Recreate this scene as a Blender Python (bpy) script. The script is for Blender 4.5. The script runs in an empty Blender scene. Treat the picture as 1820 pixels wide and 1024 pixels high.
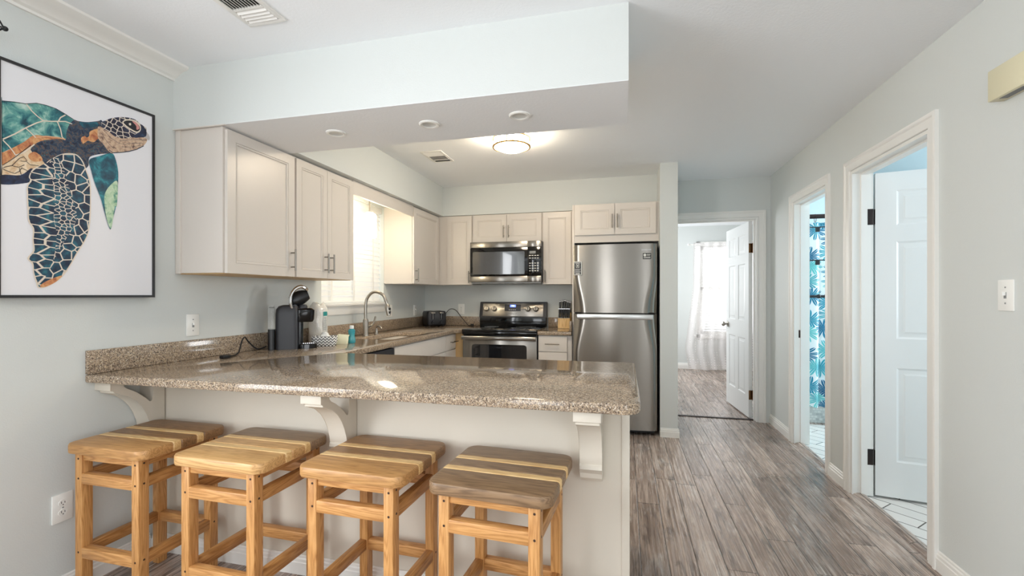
import bpy, bmesh, math, random
from mathutils import Vector, Matrix
random.seed(7)
S = bpy.context.scene
COL = S.collection
PI = math.pi

# ------------------------------------------------------------------ camera, world, daylight, exposure
cam_d = bpy.data.cameras.new('camera'); cam = bpy.data.objects.new('camera', cam_d); COL.objects.link(cam)
cam_d.sensor_width = 36.0; cam_d.lens = 814.0 / 1820.0 * 36.0; cam_d.shift_y = 13.0 / 1820.0
cam_d.clip_start = 0.05
cam.location = (0, 0, 1.26); cam.rotation_euler = (PI / 2, 0, math.atan(200.5 / 814.0))
S.camera = cam

w = bpy.data.worlds.new('daylight_sky'); S.world = w; w.use_nodes = True
bg = w.node_tree.nodes['Background']; bg.inputs[0].default_value = (0.86, 0.93, 1.0, 1); bg.inputs[1].default_value = 1.5

def area(name, loc, direction, sx, sy, power, color=(1, 1, 1)):
    d = bpy.data.lights.new(name, 'AREA'); d.shape = 'RECTANGLE'; d.size = sx; d.size_y = sy
    d.energy = power; d.color = color
    o = bpy.data.objects.new(name, d); COL.objects.link(o); o.location = loc
    o.rotation_euler = Vector(direction).to_track_quat('-Z', 'Y').to_euler()
    return o
# daylight arriving through the windows and the patio door behind the camera, plus two added side lights
area('daylight_patio_door', (-0.80, -3.74, 1.10), (0, 1, 0.05), 0.80, 2.0, 18, (0.96, 0.98, 1.0))
area('daylight_living_window', (-2.62, -0.35, 1.4), (1, 0, -0.05), 1.9, 1.6, 70, (0.96, 0.98, 1.0))
area('added_side_light', (1.70, -1.7, 1.4), (-1, 0, -0.05), 1.9, 1.6, 42, (0.96, 0.98, 1.0))  # added out of view for more room light; no such window is known
area('daylight_kitchen_window', (-2.62, 3.58, 1.7), (1, 0, -0.1), 0.95, 0.9, 5, (0.95, 0.98, 1.0))
area('daylight_bedroom_window', (1.75, 8.62, 1.35), (0, -1, -0.05), 1.0, 1.5, 11, (0.95, 0.98, 1.0))
area('daylight_bathroom_window', (3.3, 4.7, 1.6), (-1, 0, -0.1), 0.9, 0.9, 36, (0.95, 0.98, 1.0))
area('daylight_washroom_window', (3.3, 2.5, 1.6), (-1, 0, -0.1), 0.9, 0.9, 17, (0.95, 0.98, 1.0))
area('added_bedroom_side_light', (-0.62, 7.2, 1.5), (1, 0, -0.1), 1.2, 1.2, 44, (0.97, 0.985, 1.0))  # hidden light added to brighten the bedroom and spare its visible window
# added unseen uplight behind the camera, brightens the ceiling
area('added_uplight', (-0.9, -2.4, 1.75), (0.05, 0.1, 1), 0.3, 0.3, 14, (1.0, 0.99, 0.97))
S.view_settings.view_transform = 'Standard'; S.view_settings.look = 'None'
S.view_settings.gamma = 1.0; S.view_settings.use_curve_mapping = False
S.view_settings.exposure = 0.35
S.cycles.max_bounces = 10; S.cycles.diffuse_bounces = 7; S.cycles.glossy_bounces = 5
S.cycles.transparent_max_bounces = 12; S.cycles.sample_clamp_indirect = 6.0
S.cycles.caustics_reflective = False; S.cycles.caustics_refractive = False

# ------------------------------------------------------------------ materials
def lin(c):
    if isinstance(c, str):
        c = tuple(int(c[i:i + 2], 16) / 255 for i in (0, 2, 4))
    return tuple((v / 12.92 if v <= 0.04045 else ((v + 0.055) / 1.055) ** 2.4) for v in c) + (1,)
class N:
    """small node-tree writer"""
    def __init__(s, name):
        s.m = bpy.data.materials.new(name); s.m.use_nodes = True; s.t = s.m.node_tree
        s.b = s.t.nodes['Principled BSDF']; s.out = s.t.nodes['Material Output']
    def n(s, typ, ins=None, **kw):
        o = s.t.nodes.new(typ)
        for k, v in kw.items(): setattr(o, k, v)
        for k, v in (ins or {}).items(): s.l(v, o.inputs[k])
        return o
    def l(s, v, sock):
        if hasattr(v, 'is_output'): s.t.links.new(v, sock)
        elif hasattr(v, 'outputs'): s.t.links.new(v.outputs[0], sock)
        else: sock.default_value = v
    def set(s, **kw):
        for k, v in kw.items(): s.l(v, s.b.inputs[k.replace('_', ' ')])
    def math(s, op, a, b=0.0, c=None):
        o = s.t.nodes.new('ShaderNodeMath'); o.operation = op; s.l(a, o.inputs[0]); s.l(b, o.inputs[1])
        if c is not None: s.l(c, o.inputs[2])
        return o.outputs[0]
    def ramp(s, fac, stops, mode='LINEAR'):
        o = s.t.nodes.new('ShaderNodeValToRGB'); o.color_ramp.interpolation = mode
        e = o.color_ramp.elements
        while len(e) > 1: e.remove(e[-1])
        e[0].position = stops[0][0]; e[0].color = lin(stops[0][1])
        for p, c in stops[1:]:
            k = e.new(p); k.color = lin(c)
        s.l(fac, o.inputs[0]); return o.outputs[0]
    def obj(s, scale=(1, 1, 1), rot=(0, 0, 0), off=None):
        tc = s.n('ShaderNodeTexCoord'); mp = s.n('ShaderNodeMapping', {'Vector': tc.outputs['Object'], 'Scale': scale, 'Rotation': rot})
        if off is not None: s.l(off, mp.inputs['Location'])
        return mp.outputs[0]
    def noise(s, vec, scale, detail=4, rough=0.55, dist=0.0):
        return s.n('ShaderNodeTexNoise', {'Vector': vec, 'Scale': scale, 'Detail': detail, 'Roughness': rough, 'Distortion': dist})
    def mix(s, f, a, b):
        o = s.n('ShaderNodeMix', data_type='RGBA'); s.l(f, o.inputs[0]); s.l(a, o.inputs[6]); s.l(b, o.inputs[7]); return o.outputs[2]
    def bump(s, h, strength=0.2, dist=0.002):
        o = s.n('ShaderNodeBump', {'Height': h, 'Strength': strength, 'Distance': dist}); s.l(o.outputs[0], s.b.inputs['Normal'])

def plain(name, color, rough=0.5, metal=0.0, bump=None, **kw):
    m = N(name); m.set(Base_Color=lin(color), Roughness=rough, Metallic=metal)
    m.set(**kw)
    if bump: m.bump(m.noise(m.obj(), bump[0], 3), bump[1], bump[2])
    return m.m
M = {}
M['wall'] = plain('blue_grey_wall_paint', 'd3d7d5', 0.55, bump=(170, 0.25, 0.002))
M['bath_wall'] = plain('bath_blue_paint', 'cfe2e8', 0.55, bump=(170, 0.2, 0.002))
M['ceiling'] = plain('ceiling_paint', 'f3f6f9', 0.8, bump=(75, 0.3, 0.003))
M['trim'] = plain('white_trim_gloss', 'ecebe7', 0.3)
M['door'] = plain('white_door_paint', 'e8e9e8', 0.35)
M['cab'] = plain('cabinet_offwhite', 'd8d1c9', 0.32)
M['panel'] = plain('peninsula_paint', 'd9d2c5', 0.4)
M['white'] = plain('white_plastic', 'f0f0ec', 0.3)
M['grey'] = plain('grey_plastic', '8a8c8c', 0.4)
M['black'] = plain('black_plastic', '17181b', 0.35)
M['blacksoft'] = plain('charcoal_plastic', '2a2b30', 0.42)
M['blackgloss'] = plain('black_glass', '0a0a0c', 0.06)
M['rubber'] = plain('black_rubber', '101012', 0.6)
M['chrome'] = plain('chrome', 'e8e8ea', 0.08, 1.0)
M['nickel'] = plain('brushed_nickel', 'a8a299', 0.3, 1.0)
M['pull'] = plain('satin_nickel_pull', '8b867f', 0.38, 1.0)
M['bronze'] = plain('dark_bronze', '3b3230', 0.35, 0.8)
M['brass'] = plain('worn_bronze_hinge', '6d4f33', 0.3, 0.9)
M['brassring'] = plain('brass_ring', 'a5803c', 0.38, 1.0)
M['dark'] = plain('dark_gap', '0d0c0b', 0.8)
M['frame'] = plain('black_picture_frame', '211f20', 0.35)
M['chime'] = plain('chime_cream_plastic', 'd8d2b4', 0.4)
M['rawwood'] = plain('raw_cabinet_side', 'cfae7c', 0.5, bump=(40, 0.1, 0.001))
M['sinksteel'] = plain('sink_steel', 'c9c9c7', 0.25, 1.0)
M['label'] = plain('label_grey', 'd9dad6', 0.5)
M['teal_label'] = plain('label_teal', '1c8f8c', 0.5)
M['cap'] = plain('bottle_cap_white', 'f2f4f3', 0.35)
M['soap'] = plain('blue_dish_soap', '46b3c2', 0.12, Transmission_Weight=0.35)
m = N('blind_slat'); df = m.n('ShaderNodeBsdfDiffuse', {'Color': lin('f4f3f0')}); tl = m.n('ShaderNodeBsdfTranslucent', {'Color': lin('f6f5f2')})
m.l(m.n('ShaderNodeMixShader', {0: 0.12, 1: df, 2: tl}).outputs[0], m.out.inputs[0]); M['blind'] = m.m
M['yellow'] = plain('sponge_pale_yellow', 'efeccb', 0.7)
M['silvertext'] = plain('silver_print', 'd8d8d8', 0.3, 0.6)
M['darktext'] = plain('dark_print', '55504a', 0.5)
def emit(name, color, strength):
    m = N(name); m.set(Base_Color=lin(color), Emission_Color=lin(color), Emission_Strength=strength); return m.m
M['dome'] = emit('lit_dome_glass', 'ffecd0', 58.0)
M['pendant'] = emit('lit_frosted_glass', 'fff0d2', 22.0)
M['lcd'] = emit('clock_display', '5f78e8', 1.6)
M['lcdglow'] = emit('clock_digits', 'cfd8ff', 2.5)

# stainless steel with vertical streaking
m = N('stainless_steel'); m.set(Base_Color=lin('948f88'), Metallic=1.0, Roughness=0.24, Anisotropic=0.85, Anisotropic_Rotation=0.25)
tg = m.n('ShaderNodeTangent', direction_type='RADIAL', axis='Z'); m.l(tg.outputs[0], m.b.inputs['Tangent'])
nz = m.noise(m.obj((3, 3, 600)), 1.0, 2); m.bump(nz.outputs[0], 0.05, 0.0005)
M['steel'] = m.m
# clear plastic of the water tank, bathroom-free
m = N('clear_plastic'); m.set(Base_Color=(0.95, 0.97, 0.98, 1), Roughness=0.05, Transmission_Weight=0.9, IOR=1.2); M['clear'] = m.m
m = N('window_glass'); tr = m.n('ShaderNodeBsdfTransparent'); gl = m.n('ShaderNodeBsdfGlossy', {'Roughness': 0.02})
mx = m.n('ShaderNodeMixShader', {0: 0.06, 1: tr, 2: gl}); m.l(mx.outputs[0], m.out.inputs[0]); M['glass'] = m.m
# oven / microwave window with mesh
m = N('oven_window'); m.set(Base_Color=lin('15171b'), Roughness=0.06, Metallic=0.0, Coat_Weight=1.0, Coat_Roughness=0.03); M['ovenglass'] = m.m
m = N('microwave_window'); v = m.n('ShaderNodeTexVoronoi', {'Vector': m.obj(), 'Scale': 420.0})
m.set(Base_Color=m.ramp(v.outputs['Distance'], [(0.0, '0c0d10'), (0.45, '3c3e40')]), Roughness=0.1, Coat_Weight=1.0); M['mwglass'] = m.m

# granite: coarse brown / tan / black crystals, polished
def granite():
    m = N('brown_granite'); o = m.obj()
    wob = m.noise(o, 90, 2); vec = m.n('ShaderNodeMix', data_type='VECTOR')
    m.l(0.010, vec.inputs[0]); m.l(o, vec.inputs[4]); m.l(wob.outputs['Color'], vec.inputs[5])
    v = m.n('ShaderNodeTexVoronoi', {'Vector': vec.outputs[1], 'Scale': 290.0})
    sep = m.n('ShaderNodeSeparateColor', {'Color': v.outputs['Color']})
    c1 = m.ramp(sep.outputs[0], [(0.0, '352c29'), (0.15, '66584c'), (0.30, '95816d'), (0.47, 'ae9981'), (0.64, '998a7c'), (0.76, 'cdb798'), (0.91, 'dfd3c0'), (1.0, '766d64')], 'CONSTANT')
    v2 = m.n('ShaderNodeTexVoronoi', {'Vector': vec.outputs[1], 'Scale': 560.0})
    s2 = m.n('ShaderNodeSeparateColor', {'Color': v2.outputs['Color']})
    c2 = m.ramp(s2.outputs[1], [(0.0, '2c2624'), (0.22, '7c6d60'), (0.5, 'a6927c'), (0.8, 'c4b096'), (1.0, 'e2d8ca')], 'CONSTANT')
    m.set(Base_Color=m.mix(0.38, c1, c2), Roughness=0.08, Specular_IOR_Level=0.42)
    return m.m
M['granite'] = granite()

# hand-scraped grey-brown plank floor, boards along Y
def plank_floor():
    m = N('scraped_plank_floor'); tc = m.n('ShaderNodeTexCoord'); sx = m.n('ShaderNodeSeparateXYZ', {0: tc.outputs['Object']})
    W = 0.128; L = 1.15
    u = m.math('DIVIDE', sx.outputs[0], W); cu = m.math('FLOOR', u)
    wn = m.n('ShaderNodeTexWhiteNoise', {'W': cu}, noise_dimensions='1D')
    v = m.math('ADD', m.math('DIVIDE', sx.outputs[1], L), m.math('MULTIPLY', wn.outputs[0], 7.3)); cv = m.math('FLOOR', v)
    cb = m.n('ShaderNodeCombineXYZ', {0: cu, 1: cv}); pid = m.n('ShaderNodeTexWhiteNoise', {'Vector': cb}, noise_dimensions='3D')
    fu = m.math('SUBTRACT', u, cu); fv = m.math('SUBTRACT', v, cv)
    eu = m.math('MULTIPLY', m.math('MINIMUM', fu, m.math('SUBTRACT', 1.0, fu)), W)
    ev = m.math('MULTIPLY', m.math('MINIMUM', fv, m.math('SUBTRACT', 1.0, fv)), L)
    e = m.math('MINIMUM', eu, ev)
    off = m.math('MULTIPLY', pid.outputs[0], 37.0)
    cc = m.n('ShaderNodeCombineXYZ', {0: m.math('ADD', sx.outputs[0], off), 1: m.math('ADD', sx.outputs[1], off), 2: off})
    def st(scale): return m.n('ShaderNodeMapping', {'Vector': cc.outputs[0], 'Scale': scale}).outputs[0]
    warp = m.noise(st((5, 1.6, 1)), 1.0, 3)
    grain = m.noise(st((58, 1.9, 1)), 1.0, 6, 0.6, 1.0)
    fine = m.noise(st((210, 5, 1)), 1.0, 3, 0.6)
    cloud = m.noise(st((9, 3.0, 1)), 1.0, 4, 0.6, 0.8)
    wash = m.noise(st((46, 3.0, 1)), 1.0, 5, 0.68, 1.6)
    g = m.math('ADD', m.math('MULTIPLY', grain.outputs[0], 0.62), m.math('MULTIPLY', fine.outputs[0], 0.38))
    base = m.ramp(g, [(0.30, '6c5d55'), (0.42, 'a09188'), (0.52, 'bdafa5'), (0.62, 'd8ccc3'), (0.74, 'ebe3dc')])
    tint = m.ramp(pid.outputs[0], [(0.0, '9a8b83'), (0.35, 'bcaea5'), (0.7, 'd8ccc4'), (1.0, 'efe6df')])
    mul = m.n('ShaderNodeMix', data_type='RGBA', blend_type='MULTIPLY'); m.l(0.75, mul.inputs[0]); m.l(base, mul.inputs[6]); m.l(tint, mul.inputs[7])
    patch = m.math('MULTIPLY', m.ramp(cloud.outputs[0], [(0.50, '000000'), (0.66, 'ffffff')]), m.ramp(wash.outputs[0], [(0.48, '000000'), (0.62, 'ffffff')]))
    col = m.mix(m.math('MULTIPLY', patch, 0.8), mul.outputs[2], lin('d9d2cc'))
    drk = m.ramp(m.noise(st((14, 2.0, 1)), 1.0, 4, 0.6, 1.5).outputs[0], [(0.36, 'ffffff'), (0.46, '000000')])
    col = m.mix(m.math('MULTIPLY', drk, 0.6), col, lin('4a3d37'))
    seam = m.ramp(e, [(0.0, '000000'), (0.0022, 'ffffff')])
    col = m.mix(seam, lin('3a322e'), col)
    m.set(Base_Color=col, Roughness=m.math('ADD', 0.17, m.math('MULTIPLY', g, 0.2)), Specular_IOR_Level=0.7)
    ripple = m.n('ShaderNodeTexWave', {'Vector': st((11, 1.1, 1)), 'Scale': 1.0, 'Distortion': 9.0, 'Detail': 2.0, 'Detail Scale': 0.8}, bands_direction='X')
    h = m.math('ADD', m.math('MULTIPLY', seam, 1.3), m.math('ADD', m.math('MULTIPLY', ripple.outputs[1], 0.55), m.math('MULTIPLY', g, 0.5)))
    m.bump(h, 0.7, 0.0018)
    return m.m
M['floor'] = plank_floor()

def tile_floor():
    m = N('white_plank_tile'); o = m.obj((1, 1, 1), (0, 0, PI / 4))
    b = m.n('ShaderNodeTexBrick', {'Vector': o, 'Color1': lin('eceae6'), 'Color2': lin('e2e1de'), 'Mortar': lin('55524e'), 'Scale': 1.0, 'Mortar Size': 0.0035, 'Mortar Smooth': 0.0, 'Brick Width': 0.40, 'Row Height': 0.115})
    m.set(Base_Color=b.outputs[0], Roughness=0.25); m.bump(b.outputs[1], 0.3, -0.001); return m.m
M['tile'] = tile_floor()
def mosaic():
    m = N('mosaic_dots'); o = m.obj()
    b = m.n('ShaderNodeTexBrick', {'Vector': m.obj((1, 1, 1), (PI / 2, 0, 0)), 'Color1': lin('e6e6e2'), 'Color2': lin('8b8f8f'), 'Mortar': lin('cfd0cc'), 'Scale': 1.0, 'Mortar Size': 0.0025, 'Bias': -0.45, 'Brick Width': 0.03, 'Row Height': 0.025})
    m.set(Base_Color=b.outputs[0], Roughness=0.25); return m.m
M['mosaic'] = mosaic()

def wood(name, axis, c0, c1, c2, knots=True):
    """pine-like board, grain along the axis; every object and every board gets its own grain"""
    m = N(name); tc = m.n('ShaderNodeTexCoord'); oi = m.n('ShaderNodeObjectInfo')
    sh = m.n('ShaderNodeCombineXYZ', {0: m.math('MULTIPLY', oi.outputs['Random'], 31.0), 1: m.math('MULTIPLY', oi.outputs['Random'], 17.0), 2: m.math('MULTIPLY', oi.outputs['Random'], 53.0)})
    ad = m.n('ShaderNodeVectorMath', {0: tc.outputs['Object'], 1: sh}, operation='ADD')
    a = {'X': (0.07, 1, 1), 'Y': (1, 0.07, 1), 'Z': (1, 1, 0.07)}[axis]
    mp = m.n('ShaderNodeMapping', {'Vector': ad.outputs[0], 'Scale': a})
    big = m.noise(mp.outputs[0], 9, 2, 0.5)
    wv = m.n('ShaderNodeTexNoise', {'Vector': mp.outputs[0], 'Scale': 34.0, 'Detail': 1.0, 'Distortion': 0.6})
    ring = m.math('SINE', m.math('MULTIPLY', m.math('ADD', wv.outputs[0], m.math('MULTIPLY', big.outputs[0], 2.0)), 42.0))
    rg = m.math('MULTIPLY_ADD', ring, 0.5, 0.5)
    fine = m.noise(mp.outputs[0], 420, 3, 0.6)
    f = m.math('ADD', m.math('MULTIPLY', rg, 0.42), m.math('MULTIPLY', fine.outputs[0], 0.58))
    col = m.ramp(f, [(0.12, c2), (0.42, c1), (0.85, c0)])
    sm = m.noise(m.n('ShaderNodeMapping', {'Vector': ad.outputs[0], 'Scale': (9, 9, 9)}).outputs[0], 1.0, 3)
    col = m.mix(m.math('MULTIPLY', m.ramp(sm.outputs[0], [(0.52, '000000'), (0.75, 'ffffff')]), 0.35), col, lin(c2))
    m.set(Base_Color=col, Roughness=0.42); m.bump(f, 0.12, 0.0008)
    return m.m
M['leg'] = wood('honey_pine_leg', 'Z', 'd3a066', 'c18c52', '9c6838')
M['railx'] = wood('honey_pine_rail_across', 'X', 'd5a268', 'c28d54', '9f6c3c')
M['raily'] = wood('honey_pine_rail_side', 'Y', 'c5935a', 'b07d47', '8a5a2e')
M['s_tan'] = wood('seat_board_tan', 'X', 'c99a63', 'b78853', '94693d')
M['s_pale'] = wood('seat_board_pale', 'X', 'efcf97', 'dfb87c', 'c2945a')
M['s_dark'] = wood('seat_board_brown', 'X', 'a37a50', '8d6842', '6b4c2e')
M['s_grey'] = wood('seat_board_weathered', 'X', '96795a', '81664b', '5f4832')
M['s_light'] = wood('seat_board_light', 'X', 'dcb27a', 'c99d66', 'a67c4b')
M['blockwood'] = wood('knife_block_beech', 'Z', 'ecca92', 'ddb77a', 'c79d60')
M['peg'] = plain('dark_wood_plug', '3b2416', 0.5)

# shower curtain: big teal palm leaves on white
m = N('palm_leaf_cloth'); tc = m.n('ShaderNodeTexCoord'); sx = m.n('ShaderNodeSeparateXYZ', {0: tc.outputs['Object']})
o = m.n('ShaderNodeCombineXYZ', {0: m.math('MULTIPLY', sx.outputs[0], 1.0), 1: sx.outputs[2]})
vo = m.n('ShaderNodeTexVoronoi', {'Vector': o, 'Scale': 6.2, 'Randomness': 0.8}, voronoi_dimensions='2D')
dl = m.n('ShaderNodeVectorMath', {0: o, 1: vo.outputs['Position']}, operation='SUBTRACT'); dx = m.n('ShaderNodeSeparateXYZ', {0: dl.outputs[0]})
cs = m.n('ShaderNodeSeparateColor', {'Color': vo.outputs['Color']})
an = m.math('ADD', m.math('ARCTAN2', dx.outputs[1], dx.outputs[0]), m.math('MULTIPLY', cs.outputs[0], 6.28))
rad = m.n('ShaderNodeVectorMath', {0: dl.outputs[0]}, operation='LENGTH').outputs['Value']
lobe = m.math('ABSOLUTE', m.math('SINE', m.math('MULTIPLY', an, 5.5)))
lf = m.math('LESS_THAN', rad, m.math('MULTIPLY_ADD', lobe, 0.075, 0.028))
rib = m.math('GREATER_THAN', m.math('ABSOLUTE', m.math('SINE', m.math('MULTIPLY_ADD', an, 5.5, 1.57))), 0.12)
tone = m.ramp(m.math('ADD', m.math('MULTIPLY', cs.outputs[1], 0.7), m.math('MULTIPLY', m.noise(m.obj(), 14, 2).outputs[0], 0.3)), [(0.15, '0f5f8c'), (0.4, '2c9fb8'), (0.62, '6fcfcf'), (0.8, '1c82a6')])
m.set(Base_Color=m.mix(m.math('MULTIPLY', lf, rib), lin('f3f7f8'), tone), Roughness=0.8); M['palm'] = m.m
# sheer curtain with woven dots
m = N('sheer_dotted_cloth'); o = m.obj(); vo = m.n('ShaderNodeTexVoronoi', {'Vector': o, 'Scale': 24.0, 'Randomness': 0.15})
dot = m.ramp(vo.outputs['Distance'], [(0.16, 'ffffff'), (0.24, '000000')])
df = m.n('ShaderNodeBsdfDiffuse', {'Color': lin('f6f1f1')}); tl = m.n('ShaderNodeBsdfTranslucent', {'Color': lin('f8f4f2')})
cl = m.n('ShaderNodeMixShader', {0: 0.5, 1: df, 2: tl}); tr = m.n('ShaderNodeBsdfTransparent')
mx = m.n('ShaderNodeMixShader', {0: m.math('MULTIPLY_ADD', dot, 0.3, 0.62), 1: tr, 2: cl}); m.l(mx.outputs[0], m.out.inputs[0]); M['sheer'] = m.m
# chevron basket cloth
m = N('chevron_cloth'); tc = m.n('ShaderNodeTexCoord'); sx = m.n('ShaderNodeSeparateXYZ', {0: tc.outputs['Object']})
ang = m.math('ADD', sx.outputs[0], m.math('MULTIPLY', sx.outputs[1], 0.8))
zig = m.math('ABSOLUTE', m.math('SUBTRACT', m.math('FRACT', m.math('MULTIPLY', ang, 34.0)), 0.5))
st = m.math('FRACT', m.math('ADD', m.math('MULTIPLY', sx.outputs[2], 52.0), m.math('MULTIPLY', zig, 1.5)))
m.set(Base_Color=m.ramp(st, [(0.0, 'f1f0ec'), (0.52, 'f1f0ec'), (0.56, '2a2a2c'), (0.9, '2a2a2c'), (0.95, 'f1f0ec')]), Roughness=0.85); M['chevron'] = m.m
# wrinkled plastic wrap
m = N('plastic_wrap'); m.set(Base_Color=lin('eceae4'), Roughness=0.18, Coat_Weight=0.8); m.bump(m.noise(m.obj((1, 1, 0.5)), 55, 4, 0.6, 2.0).outputs[0], 0.7, 0.006); M['wrap'] = m.m
# watercolour inks of the print
def ink(name, stops, scale=28, rough=0.45):
    m = N(name); n = m.noise(m.obj(), scale, 5, 0.62, 0.5); m.set(Base_Color=m.ramp(n.outputs[0], stops), Roughness=rough); M[name] = m.m
ink('shell', [(0.32, '123c4a'), (0.43, '2a6c74'), (0.53, '5f9c94'), (0.62, 'a4c6ba'), (0.70, 'c3d6cb'), (0.80, '2f6672')], 16)
ink('teal', [(0.35, '0f3346'), (0.5, '14596b'), (0.62, '2a8792'), (0.75, '5fb0a8')], 22)
ink('mint', [(0.35, '4f8c7a'), (0.5, 'a9c7a4'), (0.65, 'c8d9bd'), (0.75, '5a7c6c')], 40)
ink('rust', [(0.35, 'a2583a'), (0.5, 'c98a5a'), (0.62, 'd9a873'), (0.72, 'b5623f')], 38)
ink('belly', [(0.35, 'c9a27a'), (0.5, 'e0c7a4'), (0.65, 'ecd9bf'), (0.78, 'd3a982')], 34)
ink('neck', [(0.36, '161a2c'), (0.46, '24344e'), (0.53, '3a4a58'), (0.57, '74523a'), (0.60, '1d2338'), (0.68, '3c6d78'), (0.76, '171b2e')], 60)
ink('jaw', [(0.32, '6d5248'), (0.46, 'b99a82'), (0.6, 'd3b89c'), (0.72, '9a6f5f')], 60)
ink('navy', [(0.35, '14182c'), (0.55, '1f2a48'), (0.7, '2d4560')], 40)
for k, c in dict(cream='ddd0be', peach='dba57c', ink='15131d', pink='d08f88', beak='b6b0ae', paper='e4e3e6').items(): M[k] = plain('print_' + k, c, 0.45)
def cells(name, scale, edge, stretch=(1, 1), dark=('12213a', '1b4257', '2b6f80')):
    m = N(name); tc = m.n('ShaderNodeTexCoord'); sx = m.n('ShaderNodeSeparateXYZ', {0: tc.outputs['Object']})
    o = m.n('ShaderNodeCombineXYZ', {0: m.math('MULTIPLY', sx.outputs[1], stretch[0]), 1: m.math('MULTIPLY', sx.outputs[2], stretch[1])})
    v = m.n('ShaderNodeTexVoronoi', {'Vector': o, 'Scale': scale, 'Randomness': 0.85}, feature='DISTANCE_TO_EDGE', voronoi_dimensions='2D')
    c = m.ramp(m.noise(m.obj(), 34, 4).outputs[0], [(0.38, dark[0]), (0.55, dark[1]), (0.72, dark[2])])
    m.set(Base_Color=m.mix(m.ramp(v.outputs[0], [(edge, '000000'), (edge * 1.4, 'ffffff')]), lin('dccfbf'), c), Roughness=0.45); M[name] = m.m
cells('cells', 24, 0.045, (1, 1.1)); cells('smallcells', 52, 0.07, (1, 1.25)); cells('leftcells', 30, 0.05, (.45, 1.15), ('15233c', '1d4a5d', '2f7884')); cells('scale', 40, 0.06, (1, 1.2), ('17152b', '221f3a', '30394f'))

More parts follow.
